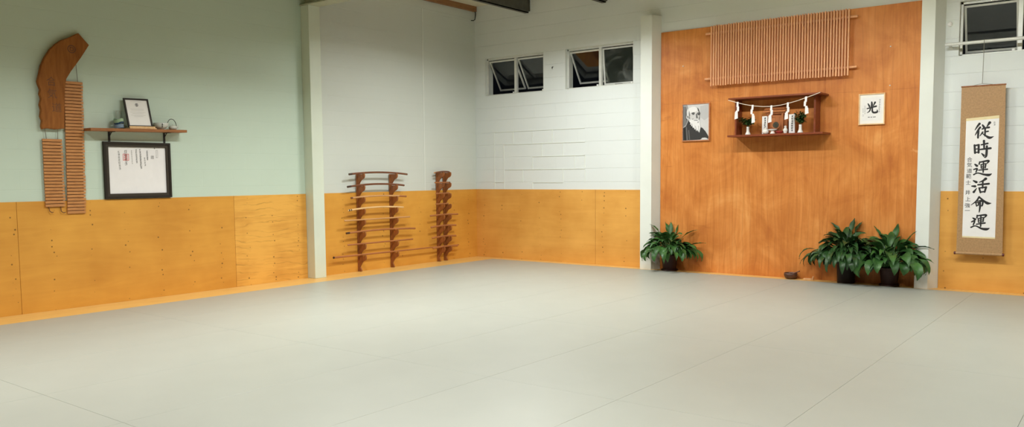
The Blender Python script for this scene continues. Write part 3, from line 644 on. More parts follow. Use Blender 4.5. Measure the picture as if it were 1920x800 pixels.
bm = B(); prism(bm, [(-.125, .012), (.125, .012), (.125, .303), (-.125, .303)], lean, -.004, .001); pp = obj('paper', bm, 'paper_glazed', t)
bm = B(); glyph_marks(bm, 0, .245, .030, lean, .0014, .22, 6)
brush(bm, [[(.016 * math.cos(k * PI / 6), .245 + .016 * math.sin(k * PI / 6), .004) for k in range(13)]], lean, .0014)
obj('round_emblem', bm, 'soft_ink', pp)
M['faint'] = plain('faint_grey_print', (.55, .53, .49), .7)
bm = B(); brush(bm, [[(-w, zz, .003), (w, zz, .003)] for w, zz in ((.06, .282), (.075, .20), (.07, .188), (.085, .165), (.06, .15), (.08, .13), (.05, .118))], lean, .0014); obj('printed_lines', bm, 'faint', pp)
# tea bowl, teapot
y = -5.466; z = SZ(y)
t = thing('tea_bowl', (.088, y, z), 'grey-white tea bowl with three small dark characters on the wall shelf', 'bowl')
bm = B(); lathe(bm, [(0, .0), (.032, .0), (.032, .008), (.05, .014), (.072, .038), (.080, .072), (.077, .073), (.068, .042), (.045, .02), (0, .016)], (.088, y, z), 36); obj('body', bm, 'celadon', t, smooth=True)
def on_bowl(p, q, d):
    prof = ((.014, .05), (.038, .072), (.072, .080))
    R = prof[0][1]
    for (za, ra), (zb, rb) in zip(prof, prof[1:]):
        if za <= q <= zb: R = ra + (rb - ra) * (q - za) / (zb - za)
    a = math.radians(-18) + p / .075
    return (.088 + (R + .0012 + d) * math.cos(a), y + (R + .0012 + d) * math.sin(a), z + q)
bm = B()
for k in range(3): glyph_marks(bm, 0, .056 - k * .014, .014, on_bowl, 0, .22, 5)
obj('dark_characters', bm, 'ink', t)
y = -5.325; z = SZ(y)
t = thing('teapot', (.085, y, z), 'small grey-white teapot with an arched black handle at the right of the wall shelf', 'teapot')
bm = B(); lathe(bm, [(0, 0), (.028, 0), (.042, .012), (.046, .028), (.038, .044), (.022, .05), (0, .051)], (.085, y, z), 28); obj('body', bm, 'celadon', t, smooth=True)
bm = B(); lathe(bm, [(0, .06), (.007, .058), (.006, .053), (.022, .0505), (0, .0503)], (.085, y, z), 18); obj('lid', bm, 'celadon', t, smooth=True)
bm = B(); tube(bm, [(.085, y + .055 * math.cos(a * PI / 12) - .012, z + .035 + .085 * math.sin(a * PI / 12)) for a in range(13)], .0035, 8); obj('handle', bm, 'iron', t, smooth=True)
bm = B(); tube(bm, [(.085, y + .03, z + .022), (.088, y + .058, z + .034), (.09, y + .068, z + .048)], [.010, .007, .005], 8); obj('spout', bm, 'celadon', t, smooth=True)

# ------------------------------------------------------------------ sword racks and practice weapons
ARM = [(.018, 0), (.10, 0), (.113, -.004), (.122, .004), (.132, .010), (.143, .008), (.150, -.002), (.152, -.02), (.147, -.042), (.132, -.060), (.108, -.072),
       (.085, -.082), (.064, -.102), (.046, -.128), (.030, -.148), (.018, -.152)]
G1 = 'practice weapons on the wide rack'; G2 = 'practice weapons on the narrow rack'
def sword_rack(ys, tops, z1, label):
    t = thing('sword_rack', (0.012, sum(ys) / 2, 0), label, 'rack')
    for yy in ys:
        bm = B(); box(bm, .0125, .036, yy - .020, yy + .020, .002, z1, .002)
        prism(bm, [(.036, .004), (.075, .004), (.074, .022), (.060, .045), (.045, .07), (.036, .085)], lambda a, b, d: (a, d, b), yy - .011, yy + .011, .001)
        u = obj('upright', bm, 'rack', t)
        for zz in tops:
            bm = B(); prism(bm, [(a + .019, b + zz) for a, b in ARM], lambda a, b, d: (a - .001, d, b), yy - .0115, yy + .0115, .001)
            obj('arm', bm, 'rack', u)
    return t
T1 = [1.352, 1.188, 1.025, .865, .712, .548, .378, .222]
T2 = [1.368, 1.205, 1.040, .878, .710, .538, .373, .216]
sword_rack((-2.583, -1.957), T1, 1.352, 'wide red-brown wooden sword rack with two uprights, left of the pair')
sword_rack((-.965, -.808), T2, 1.372, 'narrow red-brown wooden dagger rack nearest the corner')
YA = {1: (-2.583, -1.957), 2: (-.965, -.808)}
def weapon(kind, y0, y1, z0, z1, bow, r, m, label, cat, x=.105, tip=None, grp=None, sx=.8, taper=1.0):
    rack_no = 2 if grp == G2 else 1
    top = min(T1 if rack_no == 1 else T2, key=lambda q: abs(q + r - bow * .4 - (z0 + z1) / 2))
    q = [((yy - y0) / (y1 - y0)) for yy in YA[rack_no]]
    h = [top + (r * (1 + (taper - 1) * f)) + .0022 - bow * (1 - (2 * f - 1) ** 2) for f in q]
    sl0 = (h[1] - h[0]) / (q[1] - q[0]); z0 = h[0] - sl0 * q[0]; z1 = z0 + sl0
    bm = B(); n = 18; pts = []; rs = []
    for k in range(n + 1):
        f = k / n; pts.append((x, y0 + (y1 - y0) * f, z0 + (z1 - z0) * f + bow * (1 - (2 * f - 1) ** 2)))
        rs.append(r * (1 + (taper - 1) * f) * (.55 if k in (0, n) else 1))
    pts = [pts[0]] + [(pts[0][0], pts[0][1] + .006, pts[0][2] + bow * .02)] + pts[1:-1] + [(pts[-1][0], pts[-1][1] - .006, pts[-1][2] + bow * .02)] + [pts[-1]]
    rs = [rs[0]] + [r] + rs[1:-1] + [r * taper] + [rs[-1]]
    tube(bm, pts, rs, 12, True, sx)
    o = thing(kind, (x, (y0 + y1) / 2, z0), label, cat, grp)
    obj('shaft', bm, m, o, autosm=.7)
    if tip:
        for k in tip:
            f0, f1, mm, nm = k
            bm = B(); q = []
            for j in range(6):
                f = f0 + (f1 - f0) * j / 5; q.append((x, y0 + (y1 - y0) * f, z0 + (z1 - z0) * f + bow * (1 - (2 * f - 1) ** 2)))
            tube(bm, q, r * (1 + (taper - 1) * (f0 + f1) / 2) + .0006, 12, True, sx); obj(nm, bm, mm, o, autosm=.7)
    return o
E_ = lambda top, r, b, k=1: top + r * 1.0 - b * .62
weapon('wooden_sword', -2.808, -1.69, 1.347, 1.347, .028, .0135, 'sword_dark', 'dark brown curved wooden sword on the top arms of the wide rack', 'wooden sword', grp=G1, tip=[(0.0, .05, 'butt', 'dark_butt')])
weapon('wooden_sword', -2.840, -1.755, 1.182, 1.186, .030, .0135, 'sword_dark', 'dark brown curved wooden sword on the second arms of the wide rack', 'wooden sword', grp=G1, tip=[(.0, .06, 'butt', 'dark_butt')])
weapon('wooden_sword', -2.781, -1.721, 1.026, 1.026, .020, .0125, 'sword_tan', 'tan curved wooden sword with a brown tip, third from top on the wide rack', 'wooden sword', grp=G1, tip=[(.0, .03, 'sword_dark', 'dark_butt'), (.86, .999, 'sword_red', 'brown_tip')])
weapon('wooden_sword', -2.838, -1.779, .864, .858, .026, .0130, 'sword_pale', 'pale blond curved wooden sword, fourth from top on the wide rack', 'wooden sword', grp=G1, tip=[(.012, .03, 'ink', 'dark_mark'), (.045, .06, 'ink', 'dark_mark')])
weapon('wooden_staff', -2.920, -1.668, .727, .7235, 0, .0115, 'sword_tan', 'tan straight wooden staff on the fifth arms of the wide rack, in front', 'wooden staff', x=.122, grp=G1, sx=1)
weapon('wooden_staff', -2.797, -1.90, .7235, .7215, 0, .0095, 'sword_red', 'short red-brown wooden staff behind the tan one on the fifth arms', 'wooden staff', x=.07, grp=G1, sx=1)
weapon('wooden_sword', -2.879, -1.543, .548, .545, .018, .0135, 'sword_red', 'long red-brown wooden sword with dark butt on the sixth arms of the wide rack', 'wooden sword', grp=G1, tip=[(0, .045, 'butt', 'dark_butt')])
weapon('wooden_staff', -2.859, -1.60, .390, .390, 0, .0115, 'sword_red', 'red-brown straight wooden staff on the seventh arms of the wide rack', 'wooden staff', grp=G1, sx=1)
weapon('wooden_staff', -3.094, -.55, .2365, .2305, 0, .0145, 'sword_red', 'very long red-brown staff on the lowest arms reaching across to the narrow rack', 'wooden staff', x=.085, grp=G1, sx=1, taper=.62, tip=[(0, .004, 'ink', 'dark_butt')])
weapon('wooden_dagger', -1.084, -.768, 1.377, 1.377, .012, .0125, 'sword_dark', 'dark brown curved wooden dagger on top of the narrow rack', 'wooden dagger', grp=G2)
weapon('wooden_dagger', -1.075, -.860, 1.380, 1.380, .006, .0110, 'sword_tan', 'short tan wooden dagger behind the dark one on top of the narrow rack', 'wooden dagger', x=.06, grp=G2)
weapon('wooden_dagger', -1.111, -.761, 1.2175, 1.2165, .0, .0115, 'sword_red', 'red-brown wooden dagger, second from top on the narrow rack', 'wooden dagger', grp=G2, tip=[(.9, .999, 'sword_dark', 'dark_tip')])
weapon('wooden_dagger', -1.092, -.775, 1.0515, 1.0515, .0, .0110, 'sword_red', 'red-brown wooden dagger, third from top on the narrow rack', 'wooden dagger', grp=G2)
weapon('wooden_dagger', -1.095, -.800, .8895, .8895, .0, .0110, 'sword_red', 'short red-brown wooden dagger, fourth from top on the narrow rack', 'wooden dagger', grp=G2)
weapon('wooden_short_sword', -1.223, -.582, .7165, .7215, .008, .0130, 'sword_red', 'red-brown wooden short sword, fifth from top on the narrow rack', 'wooden sword', grp=G2)
weapon('wooden_short_sword', -1.211, -.630, .540, .547, .010, .0145, 'sword_red', 'thick red-brown wooden short sword, sixth from top on the narrow rack', 'wooden sword', grp=G2)
weapon('wooden_short_sword', -1.189, -.634, .3755, .3835, .010, .0140, 'sword_red', 'thick red-brown wooden short sword, seventh from top on the narrow rack', 'wooden sword', grp=G2)
weapon('wooden_short_sword', -1.192, -.620, .220, .226, .010, .0150, 'sword_red', 'thick red-brown wooden short sword on the lowest arms of the narrow rack', 'wooden sword', x=.122, grp=G2)

# small fittings on the walls
t = thing('hanging_wire', (.05, -.05, 3.92), 'short loose wire dangling from the timber in the corner', 'wire')
bm = B(); tube(bm, [(.04, -.03, 3.942), (.05, -.03, 3.90), (.055, -.045, 3.85), (.05, -.05, 3.81), (.045, -.08, 3.79), (.04, -.13, 3.785)], .007, 6); obj('wire', bm, 'gap', t)
t = thing('wall_hook', (1.533, -.01, 2.927), 'small dark hook on the back wall between the two windows', 'hook')
bm = B(); tube(bm, [(1.533, 0, 2.94), (1.533, -.02, 2.938), (1.533, -.03, 2.925), (1.533, -.022, 2.912)], .006, 6); obj('hook', bm, 'iron', t)
t = thing('bell_button', (6.885, -.01, 2.945), 'small round white button on the wall right of the altar panel', 'button')
bm = B(); rg = []
for r, d in ((.026, 0), (.026, .014), (.022, .022), (0.0001, .026)): rg.append([bm.verts.new((6.885 + r * math.cos(k * PI / 10), -d, 2.945 + r * math.sin(k * PI / 10))) for k in range(20)])
for a, b in zip(rg, rg[1:]):
    for k in range(20): bm.faces.new((a[k], a[(k + 1) % 20], b[(k + 1) % 20], b[k]))
obj('body', bm, 'latch', t, smooth=True)

# ------------------------------------------------------------------ altar wall
# slatted screen
t = thing('slatted_screen', (4.97, -.02, 2.46), 'wide screen of vertical cedar battens hung high on the altar panel', 'screen')
bm = B(); n = 52; x0, x1 = 4.105, 5.842; p = (x1 - x0) / (n - .45)
for k in range(n):
    x = x0 + k * p; j = random.uniform(-.004, .004)
    box(bm, x, x + p * .54, -.112, -.090, 2.462 + j, 3.236 + j, .002)
obj('slats', bm, 'slat', t)
for z, xa, xb in ((3.142, 4.02, 5.925), (2.558, 4.012, 5.926)):
    bm = B(); tube(bm, [(xa, -.073, z), (xa + .004, -.073, z), (xb - .004, -.073, z), (xb, -.073, z)], [.011, .0155, .0155, .011], 12); obj('rail', bm, 'slat', t, autosm=.7)
    for xx in (4.3, 5.0, 5.65):
        bm = B(); box(bm, xx - .012, xx + .012, -.0625, -.0205, z - .012, z + .012, .002); obj('rail_spacer', bm, 'slat', t)
# pins left in the plywood
for x, z, lab in ((6.281, 2.762, 'upper of two tiny pale pins in the altar panel above the framed character'), (6.286, 2.317, 'lower of two tiny pale pins, just over the framed character'), (3.678, 2.762, 'tiny pale pin in the altar panel above the portrait')):
    t = thing('push_pin', (x, -.021, z), lab, 'pin')
    bm = B(); tube(bm, [(x, -.0205, z), (x, -.030, z), (x, -.036, z)], [.006, .008, .005], 8); obj('head', bm, 'latch', t, smooth=True)
# portrait
t = thing('framed_portrait', (3.87, -.03, 1.755), 'black and white portrait of a bearded old man in a thin frame', 'picture')
bm = B(); frame_ring(bm, on_back, 3.674, 4.072, 1.754, 2.256, .012, .021, .046); obj('frame', bm, 'red_frame', t)
bm = B(); box(bm, 3.68, 4.066, -.036, -.024, 1.76, 2.25); pr = obj('photo_print', bm, 'p_light', t)
groups = {}
for k, (nm, pts) in enumerate(PORTRAIT):
    pts = [(min(max(a, 3.687), 4.060), min(max(b, 1.766), 2.243)) for a, b in pts]
    groups.setdefault('hand' if k == len(PORTRAIT) - 1 else nm, []).append((k, pts))
for nm, lst in groups.items():
    bm = B()
    for k, pts in lst: flat(bm, pts, on_back, .0363 + k * .00022)
    bmesh.ops.triangulate(bm, faces=bm.faces[:])
    obj('print_' + {'hand': 'hand', 'grey': 'grey_ground', 'midgrey': 'mid_tones', 'lightgrey': 'pale_ground', 'skin': 'face', 'white': 'beard_and_hair', 'dark': 'dark_lines', 'robe': 'robe', 'robelight': 'robe_folds'}[nm], bm, 'p_skin' if nm == 'hand' else 'p_' + nm, pr)
# framed character for light
t = thing('framed_calligraphy', (6.09, -.03, 1.87), 'single large brushed character in a narrow pale wood frame', 'picture')
bm = B(); frame_ring(bm, on_back, 5.948, 6.240, 1.875, 2.238, .012, .021, .046); obj('frame', bm, 'pine_frame', t)
bm = B(); box(bm, 5.955, 6.233, -.034, -.024, 1.882, 2.231); obj('mount', bm, 'mount_white', t)
bm = B(); box(bm, 5.983, 6.206, -.0365, -.0342, 1.922, 2.190); pp = obj('paper', bm, 'paper', t)
bm = B(); brush(bm, LIGHT_INK, on_back, .0370, 1.0)
for a0, b0, a1, b1, n, s in ((6.181, 2.155, 6.176, 2.025, 6, .019), (6.019, 2.092, 6.019, 2.008, 5, .013), (5.9975, 2.062, 5.9985, 2.026, 3, .012)):
    for q in range(n):
        f = q / (n - 1); glyph_marks(bm, a0 + (a1 - a0) * f, b0 + (b1 - b0) * f, s, on_back, .0370, .10, 5)
for xx, w in ((6.064, .016), (6.092, .012), (6.125, .026)): brush(bm, [[(xx - w / 2, 1.963, .007), (xx + w / 2, 1.9635, .007)]], on_back, .0370)
obj('ink_writing', bm, 'ink', pp)
bm = B(); brush(bm, [[(5.992, 1.995, .0015), (6.006, 1.995, .0015), (6.006, 1.98, .0015), (5.992, 1.98, .0015), (5.992, 1.995, .0015)]], on_back, .0370); obj('seal_outline', bm, 'soft_ink', pp)

# altar shelf
t = thing('altar_shelf', (5.03, -.02, 1.78), 'open red-brown wooden altar shelf box on the plywood panel', 'shelf')
bm = B(); box(bm, 4.442, 5.628, -.335, -.0205, 1.778, 1.800, .002); obj('base_board', bm, 'shrine', t)
bm = B(); box(bm, 4.45, 5.596, -.335, -.0205, 2.246, 2.266, .002); obj('top_board', bm, 'shrine', t)
for x in (4.487, 5.478):
    bm = B(); box(bm, x, x + .022, -.205, -.0205, 1.8005, 2.2455, .001); obj('side_panel', bm, 'shrine', t)
# miniature shrine
t = thing('miniature_shrine', (4.98, -.09, 1.8005), 'miniature cedar shrine house at the back of the altar shelf', 'shrine')
bm = B(); box(bm, 4.865, 5.09, -.135, -.03, 1.8008, 1.818, .001); obj('base', bm, 'shrine_l', t)
bm = B(); box(bm, 4.885, 5.07, -.09, -.032, 1.8185, 2.07, .001); bd = obj('body', bm, 'shrine_l', t)
bm = B(); box(bm, 4.93, 4.974, -.094, -.0905, 1.83, 2.02, .001); box(bm, 4.977, 5.021, -.094, -.0905, 1.83, 2.02, .001); obj('doors', bm, 'shrine_l', bd)
for x in (4.875, 5.058):
    bm = B(); box(bm, x, x + .022, -.122, -.10, 1.8185, 2.055, .001); obj('pillar', bm, 'shrine_l', t)
bm = B(); box(bm, 4.855, 5.10, -.128, -.094, 2.056, 2.072, .001); obj('lintel', bm, 'shrine_l', t)
bm = B(); prism(bm, [(-.15, 2.074), (-.0235, 2.10), (-.0235, 2.145), (-.155, 2.095)], lambda a, b, d: (d, a, b), 4.835, 5.118, .001)
prism(bm, [(-.145, 2.108), (-.0235, 2.146), (-.0235, 2.158), (-.15, 2.118)], lambda a, b, d: (d, a, b), 4.85, 5.105); obj('roof', bm, 'shrine_l', t)
bm = B(); box(bm, 5.074, 5.118, -.075, -.06, 1.8185, 2.01); box(bm, 5.10, 5.112, -.08, -.055, 1.8005, 1.99); obj('side_wing', bm, 'shrine_l', t)
# rope with paper streamers
ROPE = [(4.455, 2.240), (4.478, 2.232), (4.583, 2.199), (4.68, 2.172), (4.777, 2.151), (4.90, 2.135), (5.013, 2.131), (5.12, 2.139), (5.215, 2.155), (5.33, 2.181), (5.431, 2.211), (5.52, 2.237), (5.592, 2.262)]
t = thing('rope_garland', (5.02, -.345, 2.13), 'white rope garland with five zigzag paper streamers across the altar shelf', 'garland')
bm = B(); tube(bm, [(a, -.343, b) for a, b in ROPE], .0045, 8); obj('rope', bm, 'rope', t, smooth=True)
for a, b, h, s in ((4.583, 2.199, .205, 1), (4.777, 2.151, .215, -1), (5.013, 2.131, .20, 1), (5.215, 2.155, .195, 1), (5.431, 2.211, .20, -1)):
    bm = B()
    def leafp(pts, d0, d1): prism(bm, pts, lambda u, v, d: (a + u, -.349 - d, b + v), d0, d1)
    k = s
    leafp([(-.012, .012), (.012, .012), (.010 * 1, -.05), (-.016, -.05)], .000, .002)
    leafp([(-.016 + .008 * k, -.042), (.012 + .008 * k, -.046), (.008 + .010 * k, -.105), (-.018 + .008 * k, -.10)], .0025, .0045)
    leafp([(-.014 - .004 * k, -.095), (.016 - .004 * k, -.10), (.010 - .012 * k, -.125), (-.018 - .012 * k, -.12)], .005, .007)
    leafp([(-.019 - .012 * k, -.112), (.017 - .012 * k, -.122), (.021 - .014 * k, -h + .012), (-.023 - .014 * k, -h)], .0075, .0095)
    obj('paper_streamer', bm, 'paper', t)
# vases with sprigs
def sprig(c, zt, spread, hgt, n, label):
    t = thing('evergreen_sprig', (c[0], c[1], zt), label, 'sprig')
    fm = B(); sm = B()
    for k in range(9):
        a = 2 * PI * k / 9 + random.random(); ext = random.uniform(.3, 1) * spread; hh = hgt * random.uniform(.45, 1)
        p0 = Vector((c[0], c[1], zt - .03)); p1 = Vector((c[0] + math.cos(a) * .008, c[1] + math.sin(a) * .008, zt + .01)); p2 = Vector((c[0] + math.cos(a) * ext, min(c[1] + math.sin(a) * ext * .6, -.05), zt + hh))
        pts = [p0, p1, p1.lerp(p2, .5) + Vector((0, 0, .015)), p2]
        tube(sm, pts, .0018, 5)
        for j in range(n):
            f = random.uniform(.12, 1.05); q = p1.lerp(p2, f) + Vector((0, 0, .015 * (1 - f)))
            az = random.uniform(0, 2 * PI); tl = random.uniform(-.5, .9); L = random.uniform(.040, .066); W = L * .46
            d = Vector((math.cos(az) * math.cos(tl), math.sin(az) * math.cos(tl), math.sin(tl))); s = d.cross(Vector((0, 0, 1))).normalized(); u = s.cross(d)
            vs = []
            for f2, w in ((0, .05), (.3, .8), (.6, 1), (.85, .55), (1, .03)):
                cpt = q + d * L * f2; cpt -= Vector((0, 0, 1)) * .010 * f2 * f2
                for g in (-1, 0, 1):
                    pt = cpt + s * W * .5 * w * g + u * abs(g) * .004 * w
                    pt.y = min(pt.y, -.026); pt.x = max(pt.x, 4.514 if c[0] < 5 else 5.258); pt.x = min(pt.x, 5.474); vs.append(fm.verts.new(pt))
            for r_ in range(4):
                for g in range(2): fm.faces.new((vs[r_ * 3 + g], vs[r_ * 3 + g + 1], vs[r_ * 3 + 4 + g], vs[r_ * 3 + 3 + g]))
    obj('leaves', fm, 'sakaki', t, smooth=True); obj('stems', sm, 'stem', t)
VASE = [(0, 0), (.032, 0), (.034, .006), (.027, .030), (.020, .038), (.021, .044), (.019, .050), (.017, .085), (.019, .104), (.016, .105), (.014, .08), (0, .06)]
for (x, y), lab, sl_, sp in (((4.657, -.19), 'small white vase at the left end of the altar shelf', 'bushy green sprig in the left white vase', .105), ((5.316, -.19), 'small white vase at the right end of the altar shelf', 'tall green sprig in the right white vase', .10)):
    t = thing('porcelain_vase', (x, y, 1.8005), lab, 'vase', 'white vases on the altar shelf')
    bm = B(); lathe(bm, VASE, (x, y, 1.8005), 24); obj('body', bm, 'porcelain', t, smooth=True)
    sprig((x, y), 1.8005 + .105, sp, .13 if x < 5 else .155, 20, sl_)
# plaques
def plaque(x, w, h, y, lean_, label, n):
    t = thing('paper_plaque', (x, y, 1.8005), label, 'plaque', 'white paper plaques on the altar shelf')
    pl = lambda a, b, d: (x + a + b * lean_, y - d, 1.8008 + b)
    bm = B(); prism(bm, [(-w / 2, 0), (w / 2, 0), (w / 2, h - .006), (w / 2 - .012, h), (-w / 2, h - .002)], pl, 0, .014, .001); p = obj('board', bm, 'paper', t)
    bm = B()
    for k in range(n): glyph_marks(bm, .004, h - .03 - k * (h - .05) / (n - .5), (h - .05) / n * .9, pl, .0146, .17, 6)
    obj('ink_writing', bm, 'ink', p)
plaque(4.868, .068, .228, -.165, 0, 'white paper plaque with brushed writing left of the miniature shrine', 7)
plaque(5.207, .072, .236, -.165, 0, 'white paper plaque with brushed writing right of the miniature shrine', 7)
# offerings
t = thing('porcelain_jar', (4.905, -.245, 1.8005), 'small round white porcelain jar in front of the left plaque', 'jar')
bm = B(); lathe(bm, [(0, 0), (.022, 0), (.038, .018), (.041, .038), (.032, .058), (.022, .064), (0, .065)], (4.905, -.245, 1.8005), 24); obj('body', bm, 'porcelain', t, smooth=True)
bm = B(); lathe(bm, [(.024, .0655), (.022, .072), (.010, .080), (.006, .086), (0, .088)], (4.905, -.245, 1.8005), 20); obj('lid', bm, 'porcelain', t, smooth=True)
t = thing('offering_dish', (4.99, -.235, 1.8005), 'white footed offering dish below the little round mirror', 'dish')
bm = B(); lathe(bm, [(0, 0), (.032, 0), (.028, .012), (.020, .028), (.024, .040), (.052, .050), (.055, .058), (.050, .057), (.02, .046), (0, .045)], (4.99, -.235, 1.8005), 28); obj('body', bm, 'porcelain', t, smooth=True)
t = thing('shrine_mirror', (5.005, -.165, 1.8005), 'small round metal mirror on a stand before the miniature shrine', 'mirror')
bm = B()
for k, (r, d) in enumerate(((.0, -.001), (.034, -.001), (.038, .002), (.038, .008), (0, .008))):
    pass
rg = []
for r, d in ((.0001, .170), (.036, .170), (.039, .167), (.039, .161), (.0001, .160)): rg.append([bm.verts.new((5.005 + r * math.cos(k * PI / 14), -d, 1.913 + r * math.sin(k * PI / 14))) for k in range(28)])
for a, b in zip(rg, rg[1:]):
    for k in range(28): bm.faces.new((a[k], b[k], b[(k + 1) % 28], a[(k + 1) % 28]))
obj('disc', bm, 'mirror', t, autosm=.6)
bm = B(); brush_pts = [(5.005 + .047 * math.cos(a), 1.913 + .047 * math.sin(a)) for a in [math.radians(-200 + 14 * k) for k in range(17)]]
tube(bm, [(a, -.165, b) for a, b in brush_pts], .006, 8); box(bm, 4.985, 5.025, -.18, -.15, 1.8008, 1.815, .002); box(bm, 4.998, 5.012, -.170, -.160, 1.815, 1.868, .001); obj('stand', bm, 'shrine_l', t, autosm=.6)
t = thing('lacquer_tray', (5.075, -.235, 1.8005), 'small dark red lacquer dish with a white inside on the altar shelf', 'tray')
bm = B(); lathe(bm, [(0, 0), (.03, 0), (.032, .008), (.046, .024), (.048, .034), (.044, .034), (.036, .016), (0, .012)], (5.078, -.235, 1.8005), 28); obj('body', bm, 'red_lacquer', t, smooth=True)
bm = B(); lathe(bm, [(0, .0155), (.034, .0175), (.036, .022), (0, .024)], (5.078, -.235, 1.8005), 24); obj('rice', bm, 'porcelain', t, smooth=True)
t = thing('sake_bottle', (5.152, -.245, 1.8005), 'small white lidded bottle in front of the right plaque', 'bottle')
bm = B(); lathe(bm, [(0, 0), (.018, 0), (.017, .008), (.026, .030), (.028, .045), (.018, .062), (.012, .068), (.012, .074), (0, .075)], (5.152, -.245, 1.8005), 24); obj('body', bm, 'porcelain', t, smooth=True)
bm = B(); lathe(bm, [(.013, .0752), (.017, .078), (.014, .088), (.004, .096), (0, .097)], (5.152, -.245, 1.8005), 20); obj('lid', bm, 'porcelain', t, smooth=True)

# bowl with striker, wooden piece
cx, cy = 5.205, -.115
t = thing('bronze_bowl', (cx, cy, 0), 'small dark bronze bowl on the floor before the altar panel', 'bowl')
bm = B(); lathe(bm, [(0, .001), (.045, .001), (.066, .012), (.080, .038), (.082, .060), (.078, .078), (.074, .077), (.077, .058), (.074, .038), (.055, .016), (0, .010)], (cx, cy, 0), 36); obj('body', bm, 'rin', t, smooth=True)
t = thing('wooden_striker', (cx, cy, .02), 'short dark wooden striker resting in the bronze bowl', 'striker')
bm = B(); tube(bm, [(cx - .05, cy - .012, .030), (cx + .02, cy - .01, .063), (cx + .075, cy - .01, .0885), (cx + .115, cy - .01, .106)], [.007, .0075, .0085, .0085], 10); obj('stick', bm, 'sword_dark', t, autosm=.7)
t = thing('wood_piece', (5.42, -.10, 0), 'small pale piece of wood lying on the floor beside the bronze bowl', 'wood piece')
bm = B(); prism(bm, [(5.362, -.115), (5.40, -.10), (5.445, -.102), (5.475, -.085), (5.485, -.092), (5.482, -.108), (5.455, -.122), (5.40, -.124), (5.37, -.128)], lambda a, b, d: (a, b, d), .0005, .022, .003); obj('block', bm, 'pale_wood', t)
bm = B(); tube(bm, [(5.47, -.10, .0225), (5.478, -.098, .038), (5.474, -.096, .05)], [.008, .007, .005], 8); obj('peg', bm, 'pale_wood', t)

# ------------------------------------------------------------------ scroll and rail
t = thing('picture_rail', (7.4, -.12, 2.705), 'white pipe rail fixed across the right window with the scroll on it', 'rail')
bm = B(); tube(bm, [(6.862, -.12, 2.708), (6.866, -.12, 2.708), (9.2, -.12, 2.700)], [.012, .018, .018], 14); obj('pipe', bm, 'alu', t, autosm=.7)
for x in (6.90, 8.20):
    bm = B(); box(bm, x - .012, x + .012, -.12, -.0005, 2.694, 2.706, .001); box(bm, x - .02, x + .02, -.006, -.0005, 2.67, 2.73, .001); obj('bracket', bm, 'alu', t)
t = thing('hanging_scroll', (7.25, -.10, .42), 'tall brown cloth hanging scroll with six large brushed characters', 'scroll')
bm = B(); nz = 30; fr = []
def cloth_y(b): return -.098 + .010 * math.sin((b - .42) * 1.7)
for d in (0, .003):
    fr.append([[bm.verts.new((7.036 + (a * (.418 + (2.238 - b) / 1.82 * .026)), -.1 + d, b)) for a in (0, .33, .67, 1)] for b in [.43 + (2.238 - .43) * k / nz for k in range(nz + 1)]])
for q in range(2):
    for k in range(nz):
        for a in range(3):
            v = (fr[q][k][a], fr[q][k][a + 1], fr[q][k + 1][a + 1], fr[q][k + 1][a]); bm.faces.new(v if q == 0 else v[::-1])
for a, b in ((0, 0), (3, 3)):
    for k in range(nz): bm.faces.new((fr[0][k][a], fr[0][k + 1][a], fr[1][k + 1][a], fr[1][k][a]))
bmesh.ops.recalc_face_normals(bm, faces=bm.faces[:])
cl = obj('cloth_mount', bm, 'scroll', t)
bm = B(); prism(bm, [(7.089, .597), (7.406, .592), (7.404, 1.913), (7.091, 1.892)], on_back, .1004, .1012); pp = obj('paper', bm, 'paper', t)
bm = B(); prism(bm, [(7.0905, 1.866), (7.4045, 1.882), (7.404, 1.9145), (7.0905, 1.8935)], on_back, .1005, .1016); obj('cream_band', bm, 'cream', t); bm = B(); prism(bm, [(7.089, .592), (7.406, .587), (7.406, .603), (7.089, .608)], on_back, .1005, .1016); obj('cream_band', bm, 'cream', t)
bm = B(); brush(bm, SCROLL_INK, on_back, .1018, 1.28); obj('large_writing', bm, 'ink', pp)
bm = B()
for s, a, b in SCROLL_SIGN: text_into(bm, s, .054, a, b, on_back, .1018, .0002)
obj('small_writing', bm, 'ink', pp)
bm = B(); glyph_marks(bm, 7.363, 1.838, .02, on_back, .1018, .14, 4); glyph_marks(bm, 7.363, 1.815, .02, on_back, .1018, .14, 4); obj('seal_mark', bm, 'soft_ink', pp)
bm = B(); tube(bm, [(7.032, -.098, 2.240), (7.458, -.098, 2.240)], .008, 10); obj('top_rod', bm, 'rack', t, autosm=.7)
bm = B(); tube(bm, [(7.032, -.104, .418), (7.478, -.104, .418)], .015, 14); rl = obj('roller', bm, 'scroll', t, autosm=.7)
for x0_, x1_ in ((7.012, 7.032), (7.478, 7.498)):
    bm = B(); tube(bm, [(x0_, -.104, .418), (x0_ + .003, -.104, .418), (x1_ - .003, -.104, .418), (x1_, -.104, .418)], [.012, .017, .017, .014], 14); obj('knob', bm, 'dark_red', rl, autosm=.7)
bm = B(); tube(bm, [(7.15, -.1, 2.246), (7.235, -.112, 2.262), (7.34, -.1, 2.246)], .0025, 6); tube(bm, [(7.235, -.112, 2.262), (7.240, -.122, 2.5), (7.243, -.140, 2.69), (7.243, -.132, 2.727), (7.243, -.115, 2.729)], .003, 6)
obj('hanging_cord', bm, 'cord', t)

